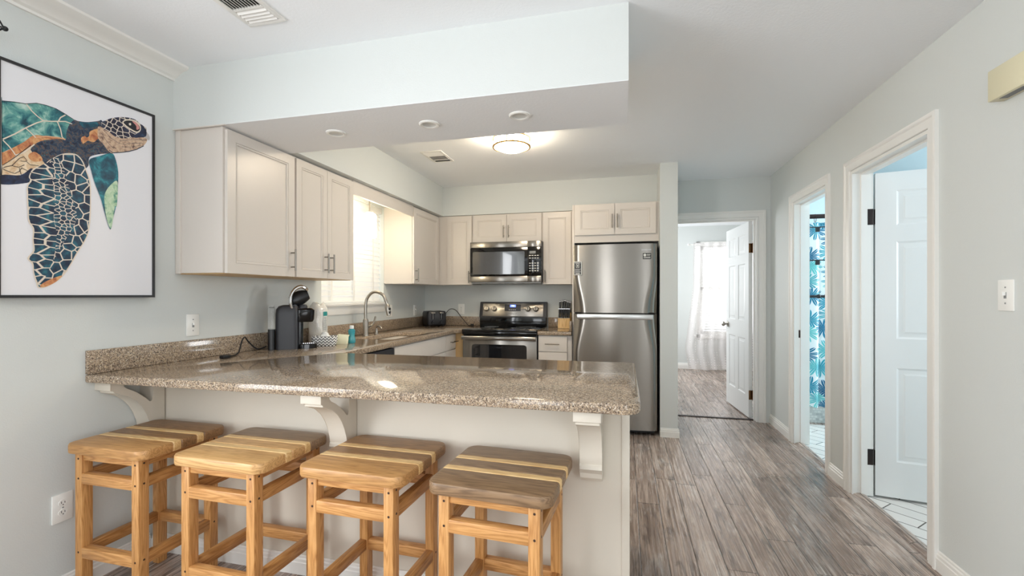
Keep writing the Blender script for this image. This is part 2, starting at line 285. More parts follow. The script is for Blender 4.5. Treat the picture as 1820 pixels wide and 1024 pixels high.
# ------------------------------------------------------------------ mesh builder
class MB:
    def __init__(s): s.bm = bmesh.new()
    def _m(s, faces, m):
        for f in faces: f.material_index = m
    def box(s, a, b, m=0, bev=0.0, seg=2):
        a = Vector(a); b = Vector(b); lo = Vector(map(min, a, b)); hi = Vector(map(max, a, b))
        mat = Matrix.Translation((lo + hi) / 2) @ Matrix.Diagonal((*(hi - lo), 1))
        r = bmesh.ops.create_cube(s.bm, size=1, matrix=mat); vs = r['verts']
        s._m({f for v in vs for f in v.link_faces}, m)
        if bev: bmesh.ops.bevel(s.bm, geom=list({e for v in vs for e in v.link_edges}), offset=bev, segments=seg, affect='EDGES', profile=0.5, clamp_overlap=True)
        return s
    def obox(s, mat, size, m=0, bev=0.0, seg=2):
        r = bmesh.ops.create_cube(s.bm, size=1, matrix=mat @ Matrix.Diagonal((*size, 1))); vs = r['verts']
        s._m({f for v in vs for f in v.link_faces}, m)
        if bev: bmesh.ops.bevel(s.bm, geom=list({e for v in vs for e in v.link_edges}), offset=bev, segments=seg, affect='EDGES', profile=0.5, clamp_overlap=True)
        return s
    def cyl(s, p0, p1, r0, r1=None, seg=24, m=0):
        p0 = Vector(p0); p1 = Vector(p1); d = p1 - p0
        mat = Matrix.Translation((p0 + p1) / 2) @ d.to_track_quat('Z', 'Y').to_matrix().to_4x4()
        r = bmesh.ops.create_cone(s.bm, cap_ends=True, segments=seg, radius1=r0, radius2=r0 if r1 is None else r1, depth=d.length, matrix=mat)
        s._m({f for v in r['verts'] for f in v.link_faces}, m); return s
    def ball(s, c, r, m=0, scale=(1, 1, 1), seg=20, rot=None):
        mat = Matrix.Translation(c) @ (rot or Matrix.Identity(4)) @ Matrix.Diagonal((*scale, 1))
        q = bmesh.ops.create_uvsphere(s.bm, u_segments=seg, v_segments=max(8, seg // 2), radius=r, matrix=mat)
        s._m({f for v in q['verts'] for f in v.link_faces}, m); return s
    def loft(s, loops, m=0, cap0=True, cap1=True, closed=True):
        L = [[s.bm.verts.new(p) for p in lp] for lp in loops]; n = len(L[0])
        for a, b in zip(L, L[1:]):
            for i in range(n if closed else n - 1):
                j = (i + 1) % n
                try: s.bm.faces.new((a[i], a[j], b[j], b[i])).material_index = m
                except ValueError: pass
        if cap0 and closed: s.bm.faces.new(L[0][::-1]).material_index = m
        if cap1 and closed: s.bm.faces.new(L[-1]).material_index = m
        return s
    def lathe(s, prof, mat=None, seg=32, m=0, cap0=True, cap1=True):
        mat = mat or Matrix.Identity(4)
        return s.loft([[mat @ Vector((max(r, 1e-4) * math.cos(2 * PI * i / seg), max(r, 1e-4) * math.sin(2 * PI * i / seg), z)) for i in range(seg)] for r, z in prof], m, cap0, cap1)
    def tube(s, pts, r, seg=10, m=0, sub=6, flat=1.0):
        P = [Vector(p) for p in pts]
        if sub > 1 and len(P) > 2:
            Q = []
            for i in range(len(P) - 1):
                p0 = P[max(i - 1, 0)]; p1 = P[i]; p2 = P[i + 1]; p3 = P[min(i + 2, len(P) - 1)]
                for k in range(sub):
                    t = k / sub
                    Q.append(0.5 * ((2 * p1) + (-p0 + p2) * t + (2 * p0 - 5 * p1 + 4 * p2 - p3) * t * t + (-p0 + 3 * p1 - 3 * p2 + p3) * t ** 3))
            Q.append(P[-1]); P = Q
        up = None; loops = []
        for i, p in enumerate(P):
            t = (P[min(i + 1, len(P) - 1)] - P[max(i - 1, 0)]).normalized()
            if up is None:
                up = t.orthogonal().normalized()
            up = (up - t * up.dot(t)).normalized(); q = t.cross(up)
            rr = r(i / (len(P) - 1)) if callable(r) else r
            loops.append([p + (up * math.cos(2 * PI * k / seg) + q * flat * math.sin(2 * PI * k / seg)) * rr for k in range(seg)])
        return s.loft(loops, m)
    def prism(s, pts, axis, a, b, m=0, bev=0.0, seg=2):
        def P(p, t):
            return {'X': (t, p[0], p[1]), 'Y': (p[0], t, p[1]), 'Z': (p[0], p[1], t)}[axis]
        A = [s.bm.verts.new(P(p, a)) for p in pts]; B = [s.bm.verts.new(P(p, b)) for p in pts]; n = len(pts); fs = []
        for i in range(n): fs.append(s.bm.faces.new((A[i], A[(i + 1) % n], B[(i + 1) % n], B[i])))
        fa = s.bm.faces.new(A[::-1]); fb = s.bm.faces.new(B); fs += [fa, fb]; s._m(fs, m)
        if bev: bmesh.ops.bevel(s.bm, geom=list(fa.edges) + list(fb.edges), offset=bev, segments=seg, affect='EDGES', profile=0.5, clamp_overlap=True)
        return s
    def slab(s, P, us, vs, panels, t, prof, m=0, back=True):
        """board in local (u, v, w): cells named in panels carry a moulded panel given by prof [(inset, w offset)]"""
        def quad(a, b, c, d): s.bm.faces.new([s.bm.verts.new(P(*q)) for q in (a, b, c, d)]).material_index = m
        for side in ((1, 0) if back else (1,)):
            w0 = t if side else 0.0; sg = 1 if side else -1
            for i in range(len(us) - 1):
                for j in range(len(vs) - 1):
                    u0, u1, v0, v1 = us[i], us[i + 1], vs[j], vs[j + 1]
                    if (i, j) in panels:
                        lp = [[(u0 + k, v0 + k, w0 + sg * z), (u1 - k, v0 + k, w0 + sg * z), (u1 - k, v1 - k, w0 + sg * z), (u0 + k, v1 - k, w0 + sg * z)] for k, z in [(0, 0)] + prof]
                        s.loft([[P(*q) for q in l] for l in lp], m, cap0=False)
                    else: quad((u0, v0, w0), (u1, v0, w0), (u1, v1, w0), (u0, v1, w0))
        u0, u1, v0, v1 = us[0], us[-1], vs[0], vs[-1]
        if not back: quad((u0, v0, 0), (u1, v0, 0), (u1, v1, 0), (u0, v1, 0))
        for a, b in (((u0, v0), (u1, v0)), ((u1, v0), (u1, v1)), ((u1, v1), (u0, v1)), ((u0, v1), (u0, v0))):
            quad((*a, 0), (*b, 0), (*b, t), (*a, t))
        return s
    def build(s, name, mats, parent=None, smooth=35, local=False, weld=True, normals=True):
        if weld: bmesh.ops.remove_doubles(s.bm, verts=s.bm.verts, dist=1e-5)
        if normals: bmesh.ops.recalc_face_normals(s.bm, faces=s.bm.faces)
        me = bpy.data.meshes.new(name); o = bpy.data.objects.new(name, me); COL.objects.link(o)
        if parent:
            o.parent = parent
            if not local:
                r = parent
                while r.parent: r = r.parent
                bmesh.ops.translate(s.bm, verts=s.bm.verts, vec=-r.location)
        elif not local:
            vs = [v.co for v in s.bm.verts]
            c = Vector(((min(v.x for v in vs) + max(v.x for v in vs)) / 2, (min(v.y for v in vs) + max(v.y for v in vs)) / 2, min(v.z for v in vs)))
            bmesh.ops.translate(s.bm, verts=s.bm.verts, vec=-c); o.location = c
        s.bm.to_mesh(me); s.bm.free()
        for k in (mats if isinstance(mats, (list, tuple)) else [mats]): me.materials.append(M[k] if isinstance(k, str) else k)
        if smooth:
            me.shade_smooth(); me.set_sharp_from_angle(angle=math.radians(smooth))
        return o
def B(*a, **k): return MB().box(*a, **k)
def tag(o, label, cat, group=None):
    o['label'] = label; o['category'] = cat
    if group: o['group'] = group
    return o
def thing(name, label, cat, loc=(0, 0, 0), rz=0.0, group=None):
    o = bpy.data.objects.new(name, None); COL.objects.link(o); o.empty_display_size = 0.1
    o.location = loc; o.rotation_euler = (0, 0, rz); return tag(o, label, cat, group)
def struct(o, label=None):
    o['kind'] = 'structure'
    if label: o['label'] = label
    return o
def copy_tree(o, parent=None):
    c = o.copy(); COL.objects.link(c)
    if parent: c.parent = parent
    for ch in list(o.children): copy_tree(ch, c)
    return c
def text(name, body, size, mat4, matkey, parent, ext=0.0004):
    cu = bpy.data.curves.new(name, 'FONT'); cu.body = body; cu.size = size; cu.extrude = ext; cu.align_x = 'CENTER'; cu.align_y = 'CENTER'
    t = bpy.data.objects.new('tmp_text', cu); COL.objects.link(t)
    dg = bpy.context.evaluated_depsgraph_get(); me = bpy.data.meshes.new_from_object(t.evaluated_get(dg))
    bpy.data.objects.remove(t); bpy.data.curves.remove(cu)
    o = bpy.data.objects.new(name, me); COL.objects.link(o); me.materials.clear(); me.materials.append(M[matkey])
    r = parent
    while r.parent: r = r.parent
    me.transform(Matrix.Translation(-r.location) @ mat4); o.parent = parent; return o
FACE_MY = Matrix(((1, 0, 0, 0), (0, 0, -1, 0), (0, 1, 0, 0), (0, 0, 0, 1)))      # text in the XZ plane, read from -Y
def at(x, y, z, R=FACE_MY): return Matrix.Translation((x, y, z)) @ R
TURTLE=[
('P','shell',[(1.203,1.986),(1.203,1.986),(1.238,1.995),(1.272,2.002),(1.305,2.018),(1.337,2.022),(1.37,2.021),(1.401,2.011),(1.432,1.999),(1.426,1.974),(1.42,1.937),(1.401,1.907),(1.373,1.904),(1.303,1.884),(1.272,1.845),(1.23,1.816),(1.203,1.792),(1.203,1.792)]),
('P','rust',[(1.203,1.792),(1.203,1.792),(1.23,1.816),(1.267,1.853),(1.298,1.889),(1.335,1.898),(1.373,1.906),(1.396,1.905),(1.335,1.879),(1.303,1.855),(1.28,1.832),(1.255,1.805),(1.24,1.788),(1.221,1.764),(1.203,1.745),(1.203,1.745)]),
('P','shell',[(1.207,1.84),(1.238,1.869),(1.27,1.902),(1.29,1.889),(1.272,1.861),(1.25,1.841),(1.228,1.82)]),
('P','belly',[(1.203,1.745),(1.203,1.745),(1.221,1.764),(1.243,1.789),(1.282,1.832),(1.298,1.818),(1.324,1.799),(1.345,1.782),(1.313,1.77),(1.293,1.755),(1.252,1.721),(1.203,1.707),(1.203,1.707)]),
('P','navy',[(1.201,1.708),(1.257,1.722),(1.292,1.758),(1.295,1.708),(1.201,1.673)]),
('P','neck',[(1.432,1.999),(1.447,2.0),(1.481,2.008),(1.523,2.028),(1.538,2.036),(1.549,1.998),(1.579,1.955),(1.589,1.909),(1.536,1.887),(1.491,1.86),(1.486,1.822),(1.472,1.804),(1.462,1.811),(1.431,1.821),(1.384,1.808),(1.357,1.791),(1.338,1.781),(1.324,1.798),(1.287,1.829),(1.318,1.872),(1.373,1.899),(1.403,1.909),(1.405,1.935),(1.415,1.972)]),
('P','rust',[(1.491,1.97),(1.521,1.994),(1.545,1.996),(1.542,1.968),(1.521,1.947),(1.505,1.929),(1.482,1.928),(1.465,1.909),(1.467,1.929),(1.488,1.949)]),
('P','rust',[(1.459,1.933),(1.473,1.945),(1.482,1.931),(1.47,1.914),(1.459,1.917)]),
('P','rust',[(1.28,1.806),(1.298,1.824),(1.319,1.814),(1.324,1.796),(1.3,1.786),(1.285,1.791)]),
('P','teal',[(1.453,1.997),(1.482,2.006),(1.518,2.02),(1.521,2.004),(1.491,1.987),(1.465,1.981)]),
('P','jaw',[(1.527,2.007),(1.567,1.997),(1.589,1.987),(1.612,1.984),(1.666,2.003),(1.731,2.026),(1.736,2.011),(1.72,1.983),(1.687,1.955),(1.646,1.931),(1.583,1.905),(1.561,1.912),(1.545,1.931),(1.524,1.951),(1.521,1.981)]),
('L','neck',0.0018,[(1.612,1.97),(1.646,1.985),(1.687,2.0),(1.734,2.014)]),
('L','neck',0.004,[(1.567,1.914),(1.583,1.906),(1.619,1.919),(1.653,1.934),(1.687,1.954),(1.72,1.981)]),
('L','neck',0.0015,[(1.545,1.996),(1.573,1.971),(1.606,1.958),(1.646,1.96)]),
('L','neck',0.0015,[(1.536,1.979),(1.561,1.946),(1.586,1.927)]),
('L','neck',0.0015,[(1.639,1.965),(1.673,1.979),(1.713,1.992)]),
('L','neck',0.0015,[(1.619,1.944),(1.666,1.959),(1.709,1.98)]),
('P','scale',[(1.536,2.027),(1.548,2.038),(1.573,2.058),(1.606,2.076),(1.646,2.09),(1.68,2.093),(1.702,2.082),(1.731,2.072),(1.734,2.051),(1.731,2.026),(1.702,2.017),(1.666,2.003),(1.639,1.99),(1.612,1.983),(1.589,1.984),(1.567,1.995),(1.542,2.002)]),
('P','beak',[(1.729,2.053),(1.742,2.045),(1.749,2.03),(1.745,2.015),(1.734,2.02),(1.725,2.024)]),
('P','navy',[(1.673,2.016),(1.698,2.039),(1.707,2.064),(1.72,2.072),(1.733,2.054),(1.729,2.029),(1.702,2.016),(1.68,2.007)]),
('P','cream',[(1.623,2.062),(1.646,2.082),(1.679,2.089),(1.702,2.077),(1.707,2.06),(1.7,2.041),(1.682,2.031),(1.651,2.039),(1.632,2.048)]),
('P','ink',[(1.628,2.062),(1.646,2.076),(1.677,2.082),(1.698,2.07),(1.702,2.057),(1.696,2.045),(1.683,2.038),(1.653,2.045),(1.636,2.053)]),
('P','pink',[(1.666,2.08),(1.687,2.079),(1.699,2.063),(1.696,2.053),(1.686,2.048),(1.684,2.065)]),
('P','cream',[(1.651,2.064),(1.66,2.069),(1.661,2.06),(1.654,2.056)]),
('P','cream',[(1.345,1.803),(1.389,1.843),(1.435,1.857),(1.461,1.84),(1.477,1.801),(1.493,1.751),(1.495,1.674),(1.493,1.593),(1.486,1.533),(1.471,1.49),(1.445,1.439),(1.42,1.386),(1.391,1.337),(1.352,1.302),(1.313,1.288),(1.302,1.314),(1.295,1.346),(1.29,1.383),(1.276,1.404),(1.294,1.436),(1.292,1.477),(1.293,1.519),(1.279,1.55),(1.277,1.593),(1.275,1.63),(1.275,1.656),(1.275,1.683),(1.285,1.709),(1.281,1.723),(1.295,1.757),(1.329,1.781)]),
('P','cells',[(1.351,1.806),(1.389,1.84),(1.432,1.853),(1.457,1.837),(1.473,1.8),(1.488,1.75),(1.491,1.674),(1.488,1.596),(1.483,1.535),(1.468,1.492),(1.442,1.443),(1.417,1.389),(1.389,1.342),(1.351,1.307),(1.316,1.292),(1.307,1.316),(1.298,1.349),(1.295,1.385),(1.282,1.404),(1.299,1.435),(1.296,1.478),(1.298,1.521),(1.283,1.551),(1.281,1.594),(1.279,1.631),(1.279,1.657),(1.279,1.684),(1.29,1.708),(1.285,1.723),(1.298,1.753),(1.329,1.778)]),
('P','smallcells',[(1.351,1.806),(1.374,1.824),(1.396,1.779),(1.41,1.726),(1.425,1.672),(1.442,1.594),(1.425,1.539),(1.398,1.484),(1.374,1.431),(1.36,1.405),(1.365,1.458),(1.371,1.509),(1.361,1.575),(1.365,1.631),(1.361,1.686),(1.356,1.73),(1.361,1.775)]),
('P','leftcells',[(1.345,1.796),(1.298,1.753),(1.285,1.723),(1.29,1.708),(1.28,1.684),(1.279,1.657),(1.28,1.631),(1.281,1.594),(1.284,1.551),(1.298,1.521),(1.296,1.478),(1.299,1.435),(1.283,1.404),(1.295,1.385),(1.298,1.349),(1.307,1.316),(1.318,1.298),(1.357,1.396),(1.367,1.458),(1.371,1.509),(1.361,1.575),(1.365,1.631),(1.361,1.686),(1.357,1.73),(1.361,1.775)]),
('P','rust',[(1.316,1.298),(1.342,1.32),(1.389,1.342),(1.367,1.314),(1.331,1.293)]),
('P','teal',[(1.488,1.846),(1.526,1.874),(1.576,1.902),(1.593,1.882),(1.605,1.822),(1.602,1.74),(1.596,1.67),(1.584,1.611),(1.573,1.557),(1.559,1.589),(1.545,1.642),(1.531,1.694),(1.51,1.749),(1.496,1.8)]),
('P','mint',[(1.576,1.762),(1.602,1.778),(1.599,1.67),(1.591,1.666),(1.584,1.611),(1.573,1.56),(1.556,1.607),(1.548,1.667),(1.55,1.716)]),
('L','cream',0.0042,[(1.272,2.003),(1.29,1.981),(1.308,1.967),(1.327,1.956)]),
('L','cream',0.0042,[(1.204,1.842),(1.238,1.873),(1.272,1.909),(1.305,1.94),(1.327,1.956),(1.351,1.963),(1.376,1.972)]),
('L','cream',0.0042,[(1.376,1.972),(1.384,1.991),(1.401,2.008)]),
('L','cream',0.0042,[(1.376,1.972),(1.401,1.981),(1.425,1.979)]),
('L','cream',0.0042,[(1.373,1.97),(1.384,1.942),(1.389,1.913),(1.399,1.904)]),
('L','cream',0.0042,[(1.272,1.907),(1.287,1.895),(1.303,1.881)]),
('L','cream',0.0042,[(1.204,1.839),(1.221,1.822),(1.234,1.805),(1.24,1.794)]),
('L','cream',0.0042,[(1.24,1.793),(1.265,1.811),(1.298,1.853)]),
('L','peach',0.005,[(1.303,1.882),(1.335,1.897),(1.379,1.906),(1.401,1.906)]),
('L','ink',0.002,[(1.203,1.985),(1.238,1.995),(1.272,2.002),(1.305,2.018),(1.337,2.022),(1.37,2.021),(1.401,2.011),(1.432,1.999)]),
('L','ink',0.002,[(1.203,1.745),(1.221,1.764),(1.243,1.79),(1.287,1.847)]),
('L','ink',0.002,[(1.203,1.734),(1.214,1.743),(1.23,1.751),(1.25,1.75),(1.267,1.764)]),
('L','ink',0.002,[(1.204,1.731),(1.221,1.726),(1.238,1.723),(1.252,1.735),(1.26,1.752)]),
('L','ink',0.002,[(1.23,1.751),(1.252,1.785),(1.265,1.795)]),
('L','ink',0.002,[(1.252,1.747),(1.257,1.723)]),
('L','ink',0.002,[(1.27,1.781),(1.285,1.769),(1.311,1.773)]),
('L','ink',0.002,[(1.26,1.749),(1.275,1.744),(1.29,1.738)]),
('L','ink',0.002,[(1.265,1.795),(1.275,1.782),(1.267,1.777),(1.255,1.776)])]
# ------------------------------------------------------------------ room shell
WL, WR, WB, CH = -2.29, 1.397, 5.0, 2.44
YF = -3.6
struct(MB().box((WL - .15, YF - .15, -.06), (1.455, 5.06, 0)).box((-.4, 5.06, -.06), (3.1, 8.5, 0)).build('floor', 'floor', smooth=0), 'grey-brown hand-scraped plank floor running through kitchen, hall and bedroom')
struct(MB().box((1.455, 1.4, -.06), (3.1, 5.06, -.004)).box((1.56, 5.06, -.06), (3.1, 5.95, -.004)).build('floor_bathroom', 'tile', smooth=0), 'white plank tile floor with dark grout beyond the right-hand doorways')
struct(MB().box((WL - .15, YF - .15, CH), (3.2, 8.5, CH + .08)).build('ceiling', 'ceiling', smooth=0), 'off-white textured ceiling')
def wall_holes(name, axis, c0, c1, u0, u1, holes, label, mat='wall', z1=CH):
    """wall slab with rectangular openings; axis 'X' = slab spans c0..c1 in X and u is Y"""
    mb = MB(); us = sorted({u0, u1, *[h[0] for h in holes], *[h[1] for h in holes]})
    for a, b in zip(us, us[1:]):
        hs = [h for h in holes if h[0] <= a and h[1] >= b]; zs = [(0, z1)]
        if hs: zs = [(0, hs[0][2]), (hs[0][3], z1)]
        for za, zb in zs:
            if zb - za > 1e-4:
                if axis == 'X': mb.box((c0, a, za), (c1, b, zb))
                else: mb.box((a, c0, za), (b, c1, zb))
    return struct(mb.build(name, mat, smooth=0), label)
WIN = (3.10, 4.05, 1.19, 2.10)
wall_holes('wall_left', 'X', WL - .15, WL, YF, WB + .115, [WIN, (-1.3, .6, .6, 2.2)], 'pale blue-grey wall on the left with the turtle picture and kitchen window')
DN = (2.572, 3.345, 0, 2.045); DF = (3.712, 4.365, 0, 2.045)
wall_holes('wall_right', 'X', WR, WR + .115, YF, WB, [DN, DF, (-2.65, -.75, .6, 2.2)], 'pale blue-grey hall wall with two open doorways')  # last opening is unseen, made for the added side light
DB = (0.50, 1.285, 0, 2.035)
wall_holes('wall_back', 'Y', WB, WB + .115, WL, 1.60, [DB], 'blue-grey back wall behind the range and the bedroom doorway')
wall_holes('wall_front', 'Y', YF - .15, YF, WL - .15, WR + .115, [(-1.2, -.4, .02, 2.12)], 'living room wall with patio door opening')
struct(B((.305, 4.28, 0), (.455, WB, CH)).build('wall_fridge_side', 'wall', smooth=0), 'narrow wall stub right of the refrigerator')
mb = MB().box((WL, 1.90, 2.127), (.015, 2.39, CH)).box((WL, 1.9005, 2.125), (.0145, 2.3895, 2.1275), 1)
struct(mb.build('wall_soffit_beam', ['wall', 'ceiling'], smooth=0), 'dropped beam over the peninsula with three recessed lights')
struct(MB().box((WL, 2.39, 2.125), (-1.93, WB, CH)).build('wall_soffit_left', 'wall', smooth=0), 'soffit above the left wall cabinets')
struct(MB().box((-1.93, 4.68, 2.125), (.305, WB, CH)).build('wall_soffit_back', 'wall', smooth=0), 'soffit above the back wall cabinets')
# bedroom and bathrooms
wall_holes('wall_bedroom_back', 'Y', 8.35, 8.5, -.4, 3.1, [(1.25, 2.25, .60, 2.10)], 'pale wall around the bedroom window')
wall_holes('wall_bedroom_left', 'X', -.5, -.4, 5.115, 8.5, [(6.55, 7.85, .85, 2.1)], 'pale bedroom side wall')  # hidden opening made for the added bedroom light
struct(MB().box((1.512, 5.115, 0), (1.60, 6.05, CH)).box((1.512, 5.95, 0), (3.2, 6.05, CH)).box((3.1, 6.05, 0), (3.2, 8.5, CH)).build('wall_bedroom_right', 'wall', smooth=0), 'bedroom wall behind the open door')
struct(MB().box((3.1, 1.3, 0), (3.2, 2.05, CH)).box((3.1, 2.05, 0), (3.2, 2.95, 1.1)).box((3.1, 2.05, 2.05), (3.2, 2.95, CH)).box((3.1, 2.95, 0), (3.2, 4.25, CH)).box((3.1, 4.25, 0), (3.2, 5.15, 1.1)).box((3.1, 4.25, 2.05), (3.2, 5.15, CH)).box((3.1, 5.15, 0), (3.2, 5.95, CH)).build('wall_bathroom_right', 'bath_wall', smooth=0), 'light blue bathroom wall')
struct(B((1.512, 1.3, 0), (3.1, 1.4, CH)).build('wall_bathroom_front', 'bath_wall', smooth=0), 'light blue washroom wall')
struct(B((1.512, 3.47, 0), (3.1, 3.57, CH)).build('wall_bathroom_partition', 'bath_wall', smooth=0), 'light blue wall between the two bathrooms')
struct(B((1.513, 3.458, 0), (3.1, 3.47, 1.27)).build('trim_20', 'mosaic', smooth=0), 'mosaic tile wainscot behind the near door')
struct(B((1.60, 5.90, 0), (3.1, 5.95, CH)).build('wall_bathroom_back', 'bath_wall', smooth=0), 'light blue wall behind the tub')

# door casings + jambs
def casing(name, P, u0, u1, h, label, depth=.115, both=False):
    mb = MB(); cw = .064; g = .004
    prof = [(0, 0), (0, .008), (.003, .011), (.040, .0125), (.046, .018), (.058, .0195), (.064, .017), (.064, 0)]
    st = [lambda q: (u0 - g - q, 0), lambda q: (u0 - g - q, h + g + q), lambda q: (u1 + g + q, h + g + q), lambda q: (u1 + g + q, 0)]
    mb.loft([[P(*f(q), w) for q, w in prof] for f in st])
    def bx(ua, ub, va, vb, wa, wb, bev=.0): mb.box(P(ua, va, wa), P(ub, vb, wb), 0, bev)
    bx(u0 - .001, u0 + .016, 0, h - .016, .001, -depth - .001); bx(u1 - .016, u1 + .001, 0, h - .016, .001, -depth - .001); bx(u0 - .001, u1 + .001, h - .016, h + .001, .0015, -depth - .0015)
    s0, s1 = -depth + .036, -depth + .07
    bx(u0 + .014, u0 + .027, 0, h - .028, s0, s1); bx(u1 - .027, u1 - .014, 0, h - .028, s0, s1); bx(u0 + .0135, u1 - .0135, h - .028, h - .014, s0 - .0005, s1 + .0005)
    return struct(mb.build(name, 'trim', weld=False), label)
casing('trim_1', lambda u, v, w: (WR - w, u, v), DN[0], DN[1], DN[3], 'white casing of the near right-hand doorway')
casing('trim_2', lambda u, v, w: (WR - w, u, v), DF[0], DF[1], DF[3], 'white casing of the far right-hand doorway')
casing('trim_3', lambda u, v, w: (u, WB - w, v), DB[0], DB[1], DB[3], 'white casing of the bedroom doorway')
# baseboards
def base_prof(h=.085): return [(0, 0), (.013, 0), (.013, h * .62), (.010, h * .66), (.010, h * .8), (.006, h * .86), (.006, h * .95), (.002, h), (0, h)]
def baseboard(name, axis, face, a, b, sg, label, h=.085, extra=()):
    mb = MB(); pr = [(face + sg * p, z) for p, z in base_prof(h)]
    if axis == 'Y': mb.prism(pr, 'Y', a, b)
    else: mb.prism([(p, z) for p, z in pr], 'X', a, b)
    return struct(mb.build(name, 'trim', smooth=0), label)
baseboard('baseboard_right', 'Y', WR, YF, DN[0] - .068, -1, 'white baseboard right of the near doorway', .092)
baseboard('baseboard_right.001', 'Y', WR, DN[1] + .068, DF[0] - .068, -1, 'white baseboard between the two doorways', .092)
baseboard('baseboard_right.002', 'Y', WR, DF[1] + .068, WB, -1, 'white baseboard at the end of the hall wall', .092)
baseboard('baseboard_left', 'Y', WL, YF, 1.776, 1, 'white baseboard behind the stools')
baseboard('baseboard_peninsula', 'X', 1.788, -2.276, .018, -1, 'white baseboard along the peninsula back')
mb = MB(); mb.loft([[(.305, 4.28 - p, z) for p, z in base_prof(.08)], [(.455 + p, 4.28 - p, z) for p, z in base_prof(.08)], [(.455 + p, WB - .012, z) for p, z in base_prof(.08)]])
struct(mb.build('baseboard_fridge_side', 'trim', smooth=0, weld=False), 'white baseboard around the wall stub')
baseboard('baseboard_bedroom', 'X', 8.35, -.4, 3.1, -1, 'white baseboard under the bedroom window', .10)
baseboard('baseboard_bedroom.001', 'Y', 1.512, 5.12, 5.95, -1, 'white baseboard behind the bedroom door', .10)
# crown moulding on the left wall
pr = [(0, -.062), (.008, -.062), (.010, -.052), (.022, -.046), (.030, -.036), (.050, -.024), (.072, -.016), (.080, -.010), (.082, 0), (0, 0)]
mb = MB(); mb.prism([(WL + p * 1.25, CH + z) for p, z in pr], 'Y', YF, 1.90)
struct(mb.build('trim_4', 'trim', smooth=20), 'white crown moulding above the turtle picture')
# thresholds
struct(MB().box((DB[0], 5.06, -.001), (DB[1], 5.10, .008), 0, .003).build('trim_5', 'bronze'), 'dark threshold strip at the bedroom doorway')
mb = MB(); mb.prism([(1.40, 0), (1.475, 0), (1.470, .006), (1.452, .014), (1.425, .014), (1.405, .006)], 'Y', DN[0] + .014, DN[1] - .014)
struct(mb.build('trim_6', 'floor'), 'wood threshold of the near doorway')
mb = MB(); mb.prism([(1.40, 0), (1.475, 0), (1.470, .006), (1.452, .014), (1.425, .014), (1.405, .006)], 'Y', DF[0] + .014, DF[1] - .014)
struct(mb.build('trim_7', 'floor'), 'wood threshold of the far doorway')

# ------------------------------------------------------------------ windows
w1 = MB(); y0, y1, z0, z1 = WIN
for a, b in (((y0, z0), (y0 + .045, z1)), ((y1 - .045, z0), (y1, z1)), ((y0, z0), (y1, z0 + .045)), ((y0, z1 - .045), (y1, z1)), ((y0, 1.62), (y1, 1.655))):
    w1.box((WL - .13, a[0], a[1]), (WL - .09, b[0], b[1]), 0, .004)
win = struct(w1.build('window_1', 'trim'), 'kitchen window above the sink')
def child(o, name, mats, parent, **k): return o.build(name, mats, parent, **k)
g = B((WL - .112, y0 + .04, z0 + .04), (WL - .108, y1 - .04, z1 - .04)); gw = g.build('pane', 'glass', None); gw.parent = win; gw.matrix_parent_inverse = Matrix.Translation(-win.location); gw['kind'] = 'structure'
# sill with apron
mb = MB(); mb.box((WL - .09, y0 - .06, z0 - .018), (WL + .045, y1 + .02, z0 + .004), 0, .004); mb.box((WL, y0 - .04, z0 - .09), (WL + .014, y1, z0 - .018), 0, .003)
struct(mb.build('trim_8', 'trim'), 'white sill and apron of the kitchen window')
# horizontal blind
t = thing('window_blind', 'white horizontal slat blind filling the kitchen window above the sink', 'window blind', (WL - .045, (y0 + y1) / 2, z0 + .006))
mb = MB(); k = 0; z = z0 + .05
while z < z1 - .05:
    mb.obox(Matrix.Translation((WL - .045, (y0 + y1) / 2, z)) @ Matrix.Rotation(math.radians(70), 4, 'Y'), (.050, y1 - y0 - .02, .003)); z += .042
mb.build('slats', 'blind', t)
B((WL - .075, y0 + .006, z1 - .05), (WL - .015, y1 - .006, z1), 0, .004).build('headrail', 'blind', t)
B((WL - .07, y0 + .01, z0 + .008), (WL - .02, y1 - .01, z0 + .026), 0, .004).build('bottom_rail', 'blind', t)
mb = MB()
for yy in (y0 + .16, (y0 + y1) / 2, y1 - .16): mb.box((WL - .021, yy - .010, z0 + .02), (WL - .0195, yy + .010, z1 - .03))
mb.build('ladder_tape', 'blind', t)
# bedroom window
mb = MB()
for a, b in (((1.25, .60), (1.30, 2.10)), ((2.20, .60), (2.25, 2.10)), ((1.25, .60), (2.25, .65)), ((1.25, 2.05), (2.25, 2.10)), ((1.25, 1.34), (2.25, 1.40))): mb.box((a[0], 8.40, a[1]), (b[0], 8.45, b[1]), 0, .004)
for a, b in (((1.18, .53), (1.25, 2.17)), ((2.25, .53), (2.32, 2.17)), ((1.18, 2.10), (2.32, 2.17)), ((1.16, .52), (2.34, .60))): mb.box((a[0], 8.33, a[1]), (b[0], 8.352, b[1]), 0, .004)
win2 = struct(mb.build('window_2', 'trim'), 'white double-hung bedroom window')
gw = B((1.28, 8.42, .63), (2.22, 8.424, 2.08)).build('pane', 'glass'); gw.parent = win2; gw.matrix_parent_inverse = Matrix.Translation(-win2.location); gw['kind'] = 'structure'
t = thing('window_blind', 'white slat blind behind the sheer curtain in the bedroom window', 'window blind', (1.75, 8.375, .62))
mb = MB(); z = .68
while z < 2.04: mb.obox(Matrix.Translation((1.75, 8.372, z)) @ Matrix.Rotation(math.radians(-25), 4, 'X'), (.93, .04, .002)); z += .045
mb.build('slats', 'blind', t); B((1.29, 8.355, 2.03), (2.21, 8.395, 2.075), 0, .004).build('headrail', 'blind', t)
